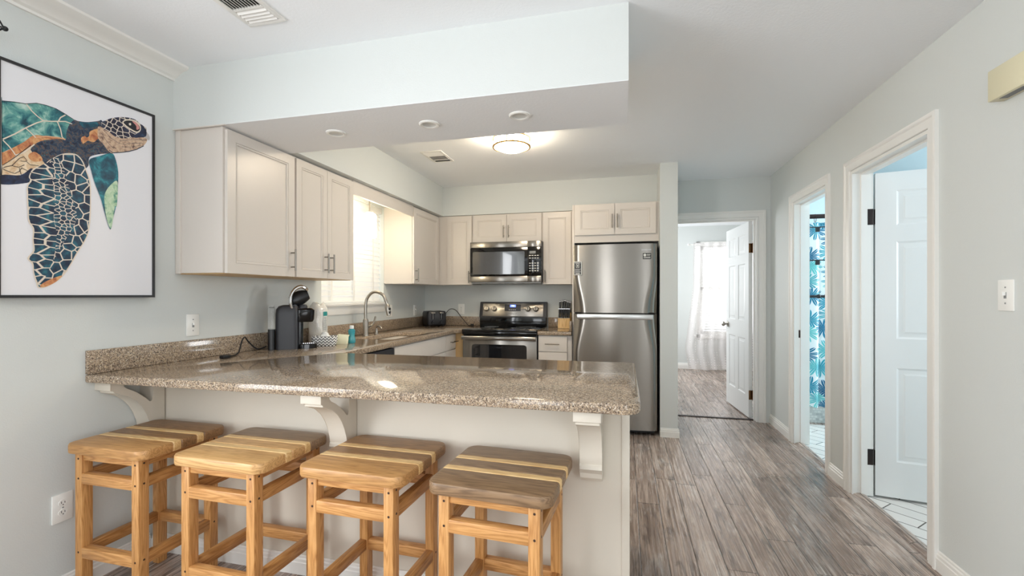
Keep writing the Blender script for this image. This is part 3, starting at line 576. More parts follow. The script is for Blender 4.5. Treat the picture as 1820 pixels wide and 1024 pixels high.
# sheer curtain + rod
t = thing('curtain_rod', 'thin white curtain rod over the bedroom window', 'curtain rod', (1.75, 8.25, 2.10))
MB().cyl((1.06, 8.25, 2.12), (2.5, 8.25, 2.12), .009, seg=12).build('rod', 'white', t)
MB().ball((1.05, 8.25, 2.12), .02).build('finial', 'white', t); MB().ball((2.51, 8.25, 2.12), .02).build('finial', 'white', t)
for x in (1.13, 2.44): MB().cyl((x, 8.25, 2.12), (x, 8.35, 2.12), .006, seg=8).build('bracket', 'white', t)
mb = MB(); rows = []
for j in range(25):
    v = j / 24; zz = 2.145 - v * 2.10; row = []
    xl = 1.12 + (-.02 * v if v < .35 else -.007 - .135 * ((v - .35) / .5) ** 1.1 if v < .85 else -.142 + .06 * (v - .85) / .15); xr = 2.45 + .1 * v
    for i in range(81):
        u = i / 80; row.append((xl + (xr - xl) * u, 8.198 + .024 * math.sin(u * 60 + .8 * math.sin(v * 3)) * (.5 + v * .7) - .06 * v * v, zz - .025 * v * math.sin(u * 9)))
    rows.append(row)
mb.loft(rows, closed=False)
tag(mb.build('sheer_curtain', 'sheer', smooth=80), 'sheer white dotted curtain hanging before the bedroom window', 'curtain')

# ------------------------------------------------------------------ doors
PROF = [(.006, -.004), (.012, -.006), (.030, -.0045), (.042, 0.0)]
def six_panel(name, hinge, ang, wd, ht, label, hinge_mat, lever=None, knob=None, t=.036):
    """leaf local: u along the leaf from the hinge, w thickness"""
    c, s_ = math.cos(ang), math.sin(ang)
    P = lambda u, v, w: (hinge[0] + c * u - s_ * w, hinge[1] + s_ * u + c * w, .012 + v)
    st = .105; mid = .10; pw = (wd - 2 * st - mid) / 2
    us = [0, st, st + pw, st + pw + mid, wd - st, wd]; vs = [0, .22, .80, .98, 1.58, 1.68, ht - .115, ht]
    mb = MB(); mb.slab(P, us, vs, {(1, 1), (3, 1), (1, 3), (3, 3), (1, 5), (3, 5)}, t, PROF)
    d = struct(mb.build(name, 'door', smooth=20), label)
    for z in (.23, ht - .27):
        hb = MB(); q = Vector(P(-.003, z, t * .5 if lever is None else lever)); 
        hb.cyl(q - Vector((0, 0, .05)), q + Vector((0, 0, .05)), .0075, seg=10)
        a = Vector(P(.0005, z, t * .5)); hb.obox(Matrix.Translation(a) @ Matrix.Rotation(ang, 4, 'Z'), (.004, t * .9, .095), 0, .001)
        hh = hb.build('hinge', hinge_mat); hh.parent = d; hh.matrix_parent_inverse = Matrix.Translation(-d.location)
    if knob:
        kb = MB(); 
        for sg, w0 in ((1, t), (-1, 0)):
            p = Vector(P(wd - .06, .915, w0)); n = Vector((-s_ * sg, c * sg, 0)); R = n.to_track_quat('Z', 'Y').to_matrix().to_4x4()
            kb.lathe([(0.001, 0), (.033, 0), (.033, .006), (.012, .010), (.011, .032), (.022, .036), (.028, .048), (.026, .060), (.014, .068), (.001, .069)], Matrix.Translation(p) @ R, 20)
        kk = kb.build('door_knob', knob); kk.parent = d; kk.matrix_parent_inverse = Matrix.Translation(-d.location)
    return d
six_panel('door_1', (1.262, 5.118), math.radians(94.5), .755, 2.0, 'white six-panel bedroom door standing open', 'brass', lever=-.004, knob='nickel')
six_panel('door_2', (1.520, 3.322), math.radians(-11.5), .745, 2.01, 'white six-panel door open into the near washroom', 'bronze', lever=.036)
# hinge leaves left on the jambs of the near door
mb = MB()
for z in (.245, 1.752): mb.box((1.452, DN[1] - .0175, z - .05), (1.512, DN[1] - .0155, z + .05), 0, .0008)
struct(mb.build('trim_9', 'bronze'), 'dark hinge leaves on the jamb of the near door')
mb = MB()
for z in (.245, 1.745): mb.box((DB[1] - .0175, 5.065, z - .05), (DB[1] - .0155, 5.116, z + .05), 0, .0008)
struct(mb.build('trim_10', 'brass'), 'worn bronze hinge leaves on the bedroom door jamb')
mb = MB(); mb.box((1.43, DF[1] - .0185, .90), (1.465, DF[1] - .0155, .965), 0, .001); mb.box((1.443, DF[1] - .0195, .92), (1.455, DF[1] - .0182, .945), 1)
struct(mb.build('trim_11', ['bronze', 'nickel']), 'dark strike plate on the far doorway jamb')

# ------------------------------------------------------------------ far bathroom
t = thing('bathtub', 'white tub with a mosaic front standing behind the palm shower curtain', 'bathtub', (2.3, 5.49, -.004))
mb = MB(); mb.box((1.62, 5.12, -.003), (3.09, 5.16, .36)); mb.build('apron', 'mosaic', t, smooth=0)
mb = MB()
def rr(x0, x1, y0, y1, r, z, n=6):
    p = []
    for cx, cy, a in ((x1 - r, y0 + r, -90), (x1 - r, y1 - r, 0), (x0 + r, y1 - r, 90), (x0 + r, y0 + r, 180)):
        for k in range(n + 1):
            q = math.radians(a + 90 * k / n); p.append((cx + r * math.cos(q), cy + r * math.sin(q), z))
    return p
mb.loft([rr(1.62, 3.09, 5.11, 5.89, .03, .36), rr(1.62, 3.09, 5.11, 5.89, .03, .40), rr(1.70, 3.0, 5.19, 5.82, .12, .40), rr(1.75, 2.95, 5.23, 5.78, .14, .10)], cap0=False)
mb.build('basin', 'white', t)
t = thing('shower_rod', 'black shower rod carrying the palm leaf curtain', 'curtain rod', (2.3, 5.05, 2.0))
MB().cyl((1.603, 5.05, 2.03), (3.098, 5.05, 2.03), .022, seg=16).build('rod', 'bronze', t)
for x in (1.61, 3.09): MB().cyl((x - .008, 5.05, 2.03), (x + .008, 5.05, 2.03), .035, seg=20).build('flange', 'bronze', t)
for k in range(10):
    x = 1.70 + k * .105; a = [(x, 5.05 + .027 * math.cos(q * PI / 6), 2.012 + .04 * math.sin(q * PI / 6)) for q in range(13)]
    MB().tube(a, .0025, 6, sub=1).build('ring', 'bronze', t)
mb = MB(); rows = []
for j in range(20):
    v = j / 19; zz = 1.968 - v * 1.80
    rows.append([(1.63 + 1.1 * i / 110, 5.052 + (.022 + .012 * v) * math.sin(i * .62) + .008 * math.sin(i * .23 + v * 2), zz) for i in range(111)])
mb.loft(rows, closed=False); tag(mb.build('shower_curtain', 'palm', smooth=80), 'white shower curtain printed with teal palm leaves in the far bathroom', 'shower curtain')
t = thing('towel_rack', 'black three-tier towel bar rack before the palm curtain in the far bathroom', 'towel rack', (1.7, 4.86, 1.2))
for z, xe, r in ((1.90, 1.86, .005), (1.59, 1.86, .005), (1.25, 1.83, .013)):
    MB().cyl((1.515, 4.86, z), (xe, 4.86, z), r, seg=10).build('bar', 'black', t)
    MB().ball((xe, 4.86, z), r * 1.7).build('end_cap', 'black', t)
    if r > .01: MB().ball((1.765, 4.86, z), .02).build('knuckle', 'black', t)
    else: MB().box((1.74, 4.85, z - .045), (1.775, 4.875, z + .002), 0, .006).build('hook', 'black', t)
MB().box((1.512, 4.83, 1.2), (1.524, 4.89, 1.95), 0, .004).build('wall_plate', 'black', t)
# ------------------------------------------------------------------ cabinets
SHAKER = [(.001, -.0045), (.0035, -.0045), (.005, -.0015), (.011, -.0025), (.012, -.0085), (.0155, -.0085), (.018, -.0075)]
def PX(X): return lambda u, v, w: (X + w, u, v)      # face towards +X, u = Y
def PY(Y): return lambda u, v, w: (u, Y - w, v)      # face towards -Y, u = X
def bar_pull(P, u, v, parent, vert=True, ln=.13, mat='pull'):
    mb = MB(); d = (0, ln / 2) if vert else (ln / 2, 0); e = (0, ln * .33) if vert else (ln * .33, 0)
    mb.cyl(P(u - d[0], v - d[1], .032), P(u + d[0], v + d[1], .032), .0055, seg=12)
    for sg in (-1, 1): mb.cyl(P(u + sg * e[0], v + sg * e[1], .0), P(u + sg * e[0], v + sg * e[1], .032), .004, seg=10)
    return mb.build('handle', mat, parent)
def cab_door(P, u0, u1, v0, v1, parent, handle=None, f=.052, name='door', mat='cab', flat=False):
    mb = MB()
    Q = lambda u, v, w: P(u, v, w)
    if flat: mb.slab(Q, [u0, u1], [v0, v1], set(), .018, [], back=False)
    else: mb.slab(Q, [u0, u0 + f, u1 - f, u1], [v0, v0 + f, v1 - f, v1], {(1, 1)}, .018, SHAKER, back=False)
    d = mb.build(name, mat, parent, smooth=0)
    if handle: bar_pull(lambda u, v, w: P(u, v, w + .018), handle[0], handle[1], d, *handle[2:])
    return d
ZT, ZB = 2.122, 1.372
# left of the window: one-door and two-door units
t = thing('wall_cabinet', 'off-white single-door wall cabinet next to the turtle picture', 'cabinet', (-2.14, 2.17, ZB))
B((WL, 1.915, ZB + .004), (-1.992, 2.424, ZT)).build('body', 'cab', t, smooth=0)
B((WL + .002, 1.908, ZB + .001), (WL + .035, 1.915, ZT), 0, .001).build('scribe_strip', 'cab', t)
B((WL + .01, 1.93, ZB - .001), (-1.995, 2.42, ZB + .0045)).build('underside', 'rawwood', t, smooth=0)
B((WL, 1.896, ZT - .001), (-1.962, 1.910, ZT + .004)).build('top_moulding', 'cab', t, smooth=0)
cab_door(PX(-1.990), 1.925, 2.416, ZB + .002, ZT - .012, t, (2.385, 1.475))
t = thing('wall_cabinet', 'off-white two-door wall cabinet directly left of the sink window', 'cabinet', (-2.14, 2.73, ZB))
B((WL, 2.426, ZB + .004), (-1.992, 3.045, ZT)).build('body', 'cab', t, smooth=0)
B((WL + .01, 2.43, ZB - .001), (-1.995, 3.04, ZB + .0045)).build('underside', 'rawwood', t, smooth=0)
cab_door(PX(-1.990), 2.434, 2.734, ZB + .002, ZT - .012, t, (2.706, 1.475), f=.045)
cab_door(PX(-1.990), 2.738, 3.044, ZB + .002, ZT - .012, t, (2.766, 1.475), f=.045)
# valance over the window
tag(B((-1.992, 3.046, 2.018), (-1.974, 4.050, ZT), 0, .001).build('window_valance', 'cab'), 'off-white valance board spanning the two cabinets above the sink window', 'valance')
# right of the window
t = thing('wall_cabinet', 'off-white single-door wall cabinet directly right of the sink window', 'cabinet', (-2.14, 4.36, ZB))
B((WL, 4.055, ZB + .004), (-1.992, 4.99, ZT)).build('body', 'cab', t, smooth=0)
B((WL + .01, 4.06, ZB - .001), (-1.995, 4.66, ZB + .0045)).build('underside', 'cab', t, smooth=0)
cab_door(PX(-1.990), 4.058, 4.664, ZB + .002, ZT - .012, t, (4.09, 1.455))
# back wall
t = thing('wall_cabinet', 'off-white narrow wall cabinet left of the microwave in the corner', 'cabinet', (-1.78, 4.84, ZB))
B((-1.990, 4.695, ZB + .002), (-1.592, 4.998, ZT)).build('body', 'cab', t, smooth=0)
cab_door(PY(4.693), -1.880, -1.598, ZB + .003, ZT - .012, t, (-1.622, 1.455))
t = thing('wall_cabinet', 'off-white short two-door wall cabinet above the microwave', 'cabinet', (-1.21, 4.84, 1.82))
B((-1.590, 4.695, 1.822), (-.832, 4.998, ZT)).build('body', 'cab', t, smooth=0)
cab_door(PY(4.693), -1.584, -1.213, 1.826, ZT - .012, t, (-1.238, 1.93)); cab_door(PY(4.693), -1.209, -.838, 1.826, ZT - .012, t, (-1.184, 1.93))
t = thing('wall_cabinet', 'off-white narrow wall cabinet between microwave and refrigerator', 'cabinet', (-.68, 4.84, ZB))
B((-.830, 4.695, ZB + .002), (-.492, 4.998, ZT)).build('body', 'cab', t, smooth=0)
cab_door(PY(4.693), -.822, -.532, ZB + .003, ZT - .012, t, (-.797, 1.455))
# fridge surround
t = thing('wall_cabinet', 'off-white two-door cabinet mounted above the steel refrigerator', 'cabinet', (-.085, 4.7, 1.76))
B((-.470, 4.418, 1.762), (.304, 4.998, 2.127)).build('body', 'cab', t, smooth=0)
cab_door(PY(4.416), -.462, -.094, 1.832, 2.118, t, (-.116, 1.955)); cab_door(PY(4.416), -.090, .278, 1.832, 2.118, t, (-.068, 1.955))
tag(B((-.490, 4.416, 0), (-.4705, 4.998, 2.127), 0, .001).build('end_panel', 'cab'), 'tall off-white gable panel on the left of the refrigerator', 'cabinet panel')
# ------------------------------------------------------------------ base cabinets
XF = -1.690
t = thing('base_cabinet', 'off-white sink base cabinet under the kitchen window', 'cabinet', (-1.98, 3.62, 0))
B((WL + .03, 3.112, .10), (XF, 4.132, .875)).build('body', 'cab', t, smooth=0)
cab_door(PX(XF), 3.118, 4.128, .725, .868, t, name='false_drawer_front', flat=True)
cab_door(PX(XF), 3.118, 3.621, .115, .715, t, (3.595, .62)); cab_door(PX(XF), 3.625, 4.128, .115, .715, t, (3.65, .62))
B((WL + .03, 3.112, 0), (XF - .06, 4.132, .10)).build('toe_kick', 'cab', t, smooth=0)
t = thing('base_cabinet', 'off-white drawer base cabinet left of the range', 'cabinet', (-1.98, 4.28, 0))
B((WL + .03, 4.134, .10), (XF, 4.405, .875)).build('body', 'cab', t, smooth=0)
for a, b in ((.725, .868), (.42, .715), (.115, .41)): cab_door(PX(XF), 4.139, 4.392, a, b, t, (4.30, (a + b) / 2, False, .16), name='drawer', flat=True)
B((WL + .03, 4.134, 0), (XF - .06, 4.405, .10)).build('toe_kick', 'cab', t, smooth=0)
tag(B((-1.689, 4.400, .0), (-1.588, 4.418, .875)).build('corner_filler', 'rawwood', smooth=0), 'tan bare wood filler strip in the corner left of the range', 'cabinet panel')
t = thing('dishwasher', 'black dishwasher under the counter beside the peninsula', 'dishwasher', (-1.98, 2.80, 0))
B((WL + .03, 2.50, .05), (XF - .01, 3.105, .87)).build('tub', 'dark', t, smooth=0)
B((XF - .01, 2.503, .12), (XF + .018, 3.104, .76), 0, .004).build('door', 'blacksoft', t)
c = B((XF - .01, 2.503, .765), (XF + .022, 3.104, .868), 0, .005).build('control_panel', 'blacksoft', t)
for k in range(7): MB().cyl((XF + .0215, 2.66 + k * .06, .815), (XF + .0235, 2.66 + k * .06, .815), .004, seg=10).build('button', 'label', c)
B((XF - .06, 2.503, 0), (XF - .05, 3.104, .12)).build('toe_kick', 'black', t, smooth=0)
t = thing('base_cabinet', 'off-white drawer cabinet between the range and the refrigerator', 'cabinet', (-.65, 4.68, 0))
B((-.816, 4.385, .10), (-.491, 4.99, .875)).build('body', 'cab', t, smooth=0)
for a, b in ((.720, .868), (.42, .712), (.115, .412)): cab_door(PY(4.383), -.812, -.535, a, b, t, (-.674, (a + b) / 2, False, .14), name='drawer', flat=True)
B((-.816, 4.44, 0), (-.491, 4.99, .10)).build('toe_kick', 'cab', t, smooth=0)
# peninsula
t = thing('peninsula_base', 'off-white peninsula base carrying the granite bar counter behind the stools', 'cabinet', (-1.13, 2.1, 0))
B((WL + .001, 1.79, 0), (.0, 2.402, .876)).build('body', 'panel', t, smooth=0)
B((-.012, 1.784, 0), (.018, 2.405, .876), 0, .002).build('end_panel', 'panel', t)
for k in range(4):
    u = -1.62 + k * .40; cab_door(lambda a, v, w_: (a, 2.403 + w_, v), u, u + .395, .115, .868, t, (u + .04, .72))

# corbels under the bar top
CP = [(1.537, .876), (1.537, .838), (1.552, .832), (1.552, .824), (1.560, .820), (1.573, .818), (1.610, .802), (1.648, .772), (1.675, .738), (1.695, .70), (1.707, .66), (1.713, .635), (1.706, .628), (1.703, .618), (1.712, .608), (1.722, .598), (1.724, .580), (1.736, .566), (1.755, .560), (1.7835, .560),
      (1.7835, .876), (1.728, .876), (1.726, .80), (1.724, .762), (1.718, .752), (1.708, .753), (1.690, .775), (1.660, .803), (1.630, .822), (1.603, .834), (1.592, .845), (1.590, .862), (1.598, .876)]
def corbel(x, label):
    t = thing('corbel', label, 'bracket', (x, 1.66, .56), group='corbels under the granite bar')
    MB().prism([(p[0], p[1]) for p in CP], 'X', x - .041, x + .041, 0, .002).build('scroll', 'panel', t, smooth=25)
    B((x - .046, 1.533, .838), (x + .046, 1.5365, .876), 0, .001).build('front_cap', 'panel', t)
corbel(-2.243, 'white scroll corbel against the left wall under the granite bar')
corbel(-1.180, 'white scroll corbel between second and third stool under the granite bar')
corbel(-.122, 'white scroll corbel at the open end of the peninsula')

# ------------------------------------------------------------------ granite tops
def fillet(pts):
    """pts: (x, y, r) counter-clockwise -> outline"""
    out = []; n = len(pts)
    for i, (x, y, r) in enumerate(pts):
        if r == 0: out.append((x, y)); continue
        p = Vector((x, y)); a = (Vector(pts[i - 1][:2]) - p).normalized(); b = (Vector(pts[(i + 1) % n][:2]) - p).normalized()
        half = math.acos(max(-1, min(1, a.dot(b)))) / 2; tl = r / math.tan(half); c = p + (a + b).normalized() * (r / math.sin(half))
        v0 = p + a * tl - c; v1 = p + b * tl - c; a0 = math.atan2(v0.y, v0.x); da = (math.atan2(v1.y, v1.x) - a0 + PI) % (2 * PI) - PI
        for k in range(9): out.append((c.x + r * math.cos(a0 + da * k / 8), c.y + r * math.sin(a0 + da * k / 8)))
    return out
def offset(pts, d):
    n = len(pts); out = []
    for i in range(n):
        p = Vector(pts[i]); a = (p - Vector(pts[i - 1])); b = (Vector(pts[(i + 1) % n]) - p)
        na = Vector((a.y, -a.x)).normalized(); nb = Vector((b.y, -b.x)).normalized(); m_ = (na + nb); m_ = m_ / max(.3, (m_.dot(na)))
        out.append(tuple(p + m_ * d))
    return out
def slab_top(mb, outline, hole, z0, z1, r=.007):
    def ring(pts, z): return [mb.bm.verts.new((x, y, z)) for x, y in pts]
    def edges(l): return [mb.bm.edges.get((l[i], l[(i + 1) % len(l)])) or mb.bm.edges.new((l[i], l[(i + 1) % len(l)])) for i in range(len(l))]
    def stack(pts, sg):
        zs = [(z0, r), (z0 + r * .3, r * .3), (z0 + r, 0), (z1 - r, 0), (z1 - r * .3, r * .3), (z1, r)]
        return [ring(offset(pts, -sg * d), z) for z, d in zs]
    so = stack(outline, 1); sh = stack(hole, 1) if hole else None      # hole is listed clockwise, so the same sign grows it
    for st in [so] + ([sh] if sh else []):
        for a, b in zip(st, st[1:]):
            for i in range(len(a)):
                j = (i + 1) % len(a); mb.bm.faces.new((a[i], a[j], b[j], b[i]))
    for k in (0, -1):
        e = edges(so[k]) + (edges(sh[k]) if sh else [])
        bmesh.ops.triangle_fill(mb.bm, use_beauty=True, use_dissolve=False, edges=e)
    return mb
t = thing('countertop', 'polished brown granite counter running from the bar peninsula to the range', 'countertop', (-1.2, 2.2, .877))
OUT = fillet([(-2.288, 1.497, .0), (.050, 1.497, .06), (.050, 2.432, .02), (-1.655, 2.432, .012), (-1.655, 4.300, .02), (-1.590, 4.385, .0), (-1.590, 4.997, 0), (-2.288, 4.997, 0)])
HOLE = [(p[0], p[1]) for p in rr(-2.085, -1.765, 3.24, 3.93, .07, 0)][::-1]
slab_top(MB(), OUT, HOLE, .877, .914).build('slab', 'granite', t, smooth=40)
B((WL, 1.497, .9145), (WL + .020, 4.999, 1.018), 0, .002).build('backsplash', 'granite', t)
B((WL + .021, 4.979, .9145), (-1.590, 4.999, 1.018), 0, .002).build('backsplash', 'granite', t)
t = thing('countertop', 'short brown granite counter between the range and the refrigerator', 'countertop', (-.65, 4.67, .877))
slab_top(MB(), fillet([(-.818, 4.345, .004), (-.4915, 4.345, .004), (-.4915, 4.997, 0), (-.818, 4.997, 0)]), None, .877, .914).build('slab', 'granite', t, smooth=40)
B((-.818, 4.979, .9145), (-.513, 4.999, 1.018), 0, .002).build('backsplash', 'granite', t)
B((-.512, 4.365, .9145), (-.4915, 4.999, 1.012), 0, .002).build('backsplash', 'granite', t)

# sink, faucet, soap pump
mb = MB(); R_ = lambda d, z, rad: rr(-2.085 - d, -1.765 + d, 3.24 - d, 3.93 + d, rad, z)
mb.loft([R_(.015, .874, .08), R_(.006, .8745, .075), R_(.002, .868, .07), R_(-.01, .72, .06), R_(-.05, .705, .05)], cap0=False)
mb.cyl((-1.92, 3.58, .7052), (-1.92, 3.58, .709), .045, .04, 24)
tag(mb.build('sink', 'sinksteel'), 'stainless undermount sink basin set in the granite counter', 'sink')
t = thing('faucet', 'brushed gooseneck pull-down faucet behind the sink', 'faucet', (-2.150, 3.50, .914))
MB().lathe([(.001, .9145), (.027, .9145), (.027, .922), (.023, .928), (.023, 1.045), (.019, 1.055), (.014, 1.06), (.001, 1.06)], Matrix.Translation((-2.150, 3.50, 0)), 28).build('base', 'nickel', t)
MB().tube([(-2.150, 3.50, 1.05), (-2.150, 3.50, 1.17), (-2.138, 3.505, 1.235), (-2.095, 3.512, 1.283), (-2.045, 3.518, 1.287), (-2.000, 3.524, 1.262), (-1.975, 3.529, 1.215), (-1.967, 3.531, 1.185)], .0125, 14).build('neck', 'nickel', t)
hd = MB().lathe([(.001, 0), (.016, 0), (.021, .05), (.021, .085), (.014, .10), (.001, .10)], Matrix.Translation((-1.953, 3.535, 1.088)) @ Matrix.Rotation(math.radians(-8), 4, 'Y'), 20).build('spray_head', 'nickel', t)
for z in (1.115, 1.145): MB().ball((-1.934, 3.525, z), .010, 0, (.6, 1, 1.2), 12).build('button', 'black', hd)
mb = MB(); mb.cyl((-2.145, 3.515, .985), (-2.140, 3.555, .99), .015, seg=16); mb.tube([(-2.138, 3.56, .99), (-2.128, 3.59, 1.02), (-2.118, 3.606, 1.075)], .008, 10); mb.build('lever', 'nickel', t)
t = thing('soap_pump', 'small brushed soap pump beside the gooseneck faucet', 'soap dispenser', (-2.165, 3.70, .914))
MB().lathe([(.001, .9145), (.020, .9145), (.020, .92), (.013, .926), (.012, .955), (.009, .96), (.001, .975)], Matrix.Translation((-2.165, 3.70, 0)), 20).build('base', 'nickel', t)
MB().tube([(-2.165, 3.70, .968), (-2.14, 3.685, .985), (-2.10, 3.66, .978), (-2.085, 3.65, .965)], .0065, 10).build('spout', 'nickel', t)

# ------------------------------------------------------------------ range
X0, X1 = -1.583, -.823; XC = (X0 + X1) / 2
t = thing('range', 'stainless electric range with black glass cooktop under the microwave', 'range', (XC, 4.67, 0))
B((X0, 4.375, .02), (X1, 4.975, .905), 0, .003).build('body', 'black', t)
B((X0 - .003, 4.33, .900), (X1 + .003, 4.915, .922), 0, .008, 3).build('cooktop', 'blackgloss', t)
B((X0, 4.338, .865), (X1, 4.376, .902), 0, .006).build('front_lip', 'blackgloss', t)
# backguard: glossy lower riser, tilted steel control panel
B((X0 + .002, 4.905, .905), (X1 - .002, 4.975, 1.03), 0, .01, 3).build('riser', 'blackgloss', t)
bg_ = MB().prism([(4.895, 1.018), (4.93, 1.178), (4.94, 1.186), (4.978, 1.186), (4.978, 1.018)], 'X', X0, X1, 0, .004).build('backguard', 'blacksoft', t)
tl = math.atan2(.035, .16)
def onp(x, z, w_=0): k = (z - 1.018) / .16; return Vector((x, 4.895 + .035 * k - w_, z + w_ * .21))
RP = Matrix.Rotation(-tl, 4, 'X')
def panel(name, x0, x1, z0, z1, th, mat, parent, bev=.002):
    c = (onp(x0, z0) + onp(x1, z1)) / 2
    return MB().obox(Matrix.Translation(c) @ RP, (x1 - x0, th, (z1 - z0) / math.cos(tl)), 0, bev).build(name, mat, parent)
pn = panel('control_panel', X0 + .037, X1 - .037, 1.028, 1.168, .006, 'steel', t)
ds = panel('display', XC - .092, XC + .092, 1.085, 1.158, .010, 'blacksoft', pn)
panel('clock', XC - .030, XC + .036, 1.128, 1.154, .0135, 'lcd', pn, .001)
text('clock_digits', '7:05', .022, Matrix.Translation(onp(XC + .003, 1.141, .0072)) @ Matrix.Rotation(-tl, 4, 'X') @ FACE_MY, 'lcdglow', pn)
for k in range(4): MB().obox(Matrix.Translation(onp(XC - .035 + k * .022, 1.100, .0052)) @ RP, (.014, .001, .005)).build('button', 'label', pn)
text('logo', 'Whirlpool', .026, Matrix.Translation(onp(XC, 1.056, .0032)) @ Matrix.Rotation(-tl, 4, 'X') @ FACE_MY, 'darktext', pn)
for x in (X0 + .083, X0 + .172, X1 - .205, X1 - .115):
    a = onp(x, 1.108, .003); n_ = (onp(x, 1.108, .03) - onp(x, 1.108, 0)).normalized(); R = n_.to_track_quat('Z', 'Y').to_matrix().to_4x4()
    k = MB().lathe([(.001, 0), (.030, 0), (.030, .004), (.025, .008), (.023, .024), (.020, .027), (.001, .027)], Matrix.Translation(a) @ R, 24).build('knob', 'nickel', t)
    MB().obox(Matrix.Translation(a + n_ * .027) @ R, (.007, .040, .006), 0, .001).build('pointer', 'black', k)
d = MB(); d.box((X0 + .003, 4.345, .215), (X1 - .003, 4.378, .855), 0, .005); d = d.build('oven_door', 'steel', t)
MB().prism([(p[0], p[1]) for p in [(q[0], q[1]) for q in rr(X0 + .10, X1 - .10, .36, .775, .03, 0)]], 'Y', 4.339, 4.346).build('window', 'ovenglass', d)
MB().prism([(q[0], q[1]) for q in rr(X0 + .135, X1 - .135, .40, .745, .02, 0)], 'Y', 4.3375, 4.3392).build('window_screen', 'ovenglass', d)
mb = MB(); mb.prism([(4.300, .822), (4.294, .830), (4.294, .850), (4.300, .858), (4.318, .858), (4.324, .850), (4.324, .830), (4.318, .822)], 'X', X0 + .004, X1 - .004, 0, .003)
for x in (X0 + .06, X1 - .06): mb.box((x - .012, 4.315, .828), (x + .012, 4.348, .852), 0, .002)
mb.build('handle', 'steel', d)
dr = B((X0 + .003, 4.345, .05), (X1 - .003, 4.378, .205), 0, .005).build('drawer', 'steel', t)
mb = MB()
for x, y, r in ((-1.40, 4.50, .10), (-1.02, 4.50, .08), (-1.40, 4.76, .075), (-1.02, 4.76, .105)):
    for q in (r, r * .62): mb.lathe([(q - .0012, .9222), (q - .0012, .9225), (q + .0012, .9225), (q + .0012, .9222)], Matrix.Translation((x, y, 0)), 40, cap0=False, cap1=False)
mb.build('burner_marking', 'grey', t)

# ------------------------------------------------------------------ microwave
t = thing('microwave', 'stainless over-the-range microwave with dark glass door', 'microwave', (-1.205, 4.79, 1.385))
B((-1.582, 4.605, 1.395), (-.818, 4.998, 1.815), 0, .003).build('body', 'blacksoft', t)
xs = -.962
for nm, a, b, z0_, z1_, mt in (('top_trim', -1.582, xs - .001, 1.755, 1.816, 'steel'), ('top_trim', xs + .001, -.822, 1.755, 1.816, 'steel'), ('bottom_trim', -1.582, xs - .001, 1.398, 1.458, 'steel'), ('bottom_trim', xs + .001, -.822, 1.398, 1.458, 'steel')):
    B((a, 4.576, z0_), (b, 4.606, z1_), 0, .004).build(nm, mt, t)
d = B((-1.582, 4.579, 1.459), (xs - .001, 4.606, 1.754), 0, .002).build('door', 'blackgloss', t)
mb = MB(); mb.prism([(q[0], q[1]) for q in rr(-1.553, -.995, 1.478, 1.712, .008, 0)], 'Y', 4.5775, 4.5792); mb.build('window', 'mwglass', d)
c = B((xs + .001, 4.579, 1.459), (-.822, 4.606, 1.754), 0, .002).build('control_panel', 'blackgloss', t)
B((-.945, 4.5775, 1.685), (-.880, 4.5793, 1.712), 0, .0005).build('display', 'grey', c)
for j in range(7):
    for k in range(4):
        if j != 2: B((-.948 + k * .027, 4.5782, 1.662 - j * .026), (-.930 + k * .027, 4.5793, 1.670 - j * .026)).build('button', 'label', c, smooth=0)
mb = MB(); mb.box((-1.57, 4.59, 1.384), (-.83, 4.99, 1.3965)); 
for k in range(14): mb.box((-1.42 + k * .035, 4.64, 1.381), (-1.40 + k * .035, 4.86, 1.3845))
mb.build('bottom_grille', 'grey', t, smooth=0)

# added fill light under the microwave, lifts the dark back wall
area('added_cooktop_fill', (-1.20, 4.84, 1.379), (0, 0, -1), 0.30, 0.06, 0.25, (1.0, 0.95, 0.88))
# ------------------------------------------------------------------ refrigerator
FX0, FX1, FY = -.466, .280, 4.265
t = thing('refrigerator', 'stainless top-freezer refrigerator left of the hall doorway', 'refrigerator', ((FX0 + FX1) / 2, 4.6, 0))
B((FX0 + .004, FY + .07, .03), (FX1 - .004, 4.95, 1.725), 0, .004).build('body', 'blacksoft', t)
def fridge_door(name, z0, z1, zs):
    """bowed steel door; the sides are scooped towards the split at zs to form the grips"""
    nx, nz = 56, 40; mb = MB(); F = []
    for j in range(nz + 1):
        z = z0 + (z1 - z0) * j / nz; row = []
        for i in range(nx + 1):
            u = i / nx; x = FX0 + (FX1 - FX0) * u; e = min(u, 1 - u) * (FX1 - FX0)
            bow = .022 * (1 - (2 * u - 1) ** 2)
            k = max(0, 1 - abs(z - zs) / .38); k = k * k * (3 - 2 * k); wd = .05 + .07 * k
            sc = max(0, 1 - e / wd); y = FY - bow + .014 + (.012 + .030 * k) * sc * sc
            row.append((x, y, z))
        F.append(row)
    mb.loft(F, closed=False)
    Bk = [[(p[0], FY + .068, p[2]) for p in r] for r in F]; mb.loft(Bk, closed=False)
    per = lambda G: G[0] + [r[-1] for r in G[1:]] + G[-1][::-1][1:] + [r[0] for r in G[1:-1]][::-1]
    mb.loft([per(F), per(Bk)], cap0=False, cap1=False)
    return mb.build(name, 'steel', t, smooth=40)
fz = fridge_door('freezer_door', 1.100, 1.725, 1.10); fd = fridge_door('fridge_door', .045, 1.090, 1.09)
B((FX0 + .02, FY + .012, 1.086), (FX1 - .02, FY + .066, 1.104)).build('door_gap', 'dark', t, smooth=0)
B((FX0 + .035, FY - .0115, 1.040), (FX1 - .035, FY + .030, 1.088), 0, .004).build('handle_strip', 'sinksteel', fd)
st = B((FX0 + .008, FY - .006, 1.447), (FX0 + .080, FY + .0215, 1.572), 0, .0005).build('sticker', 'label', fz)
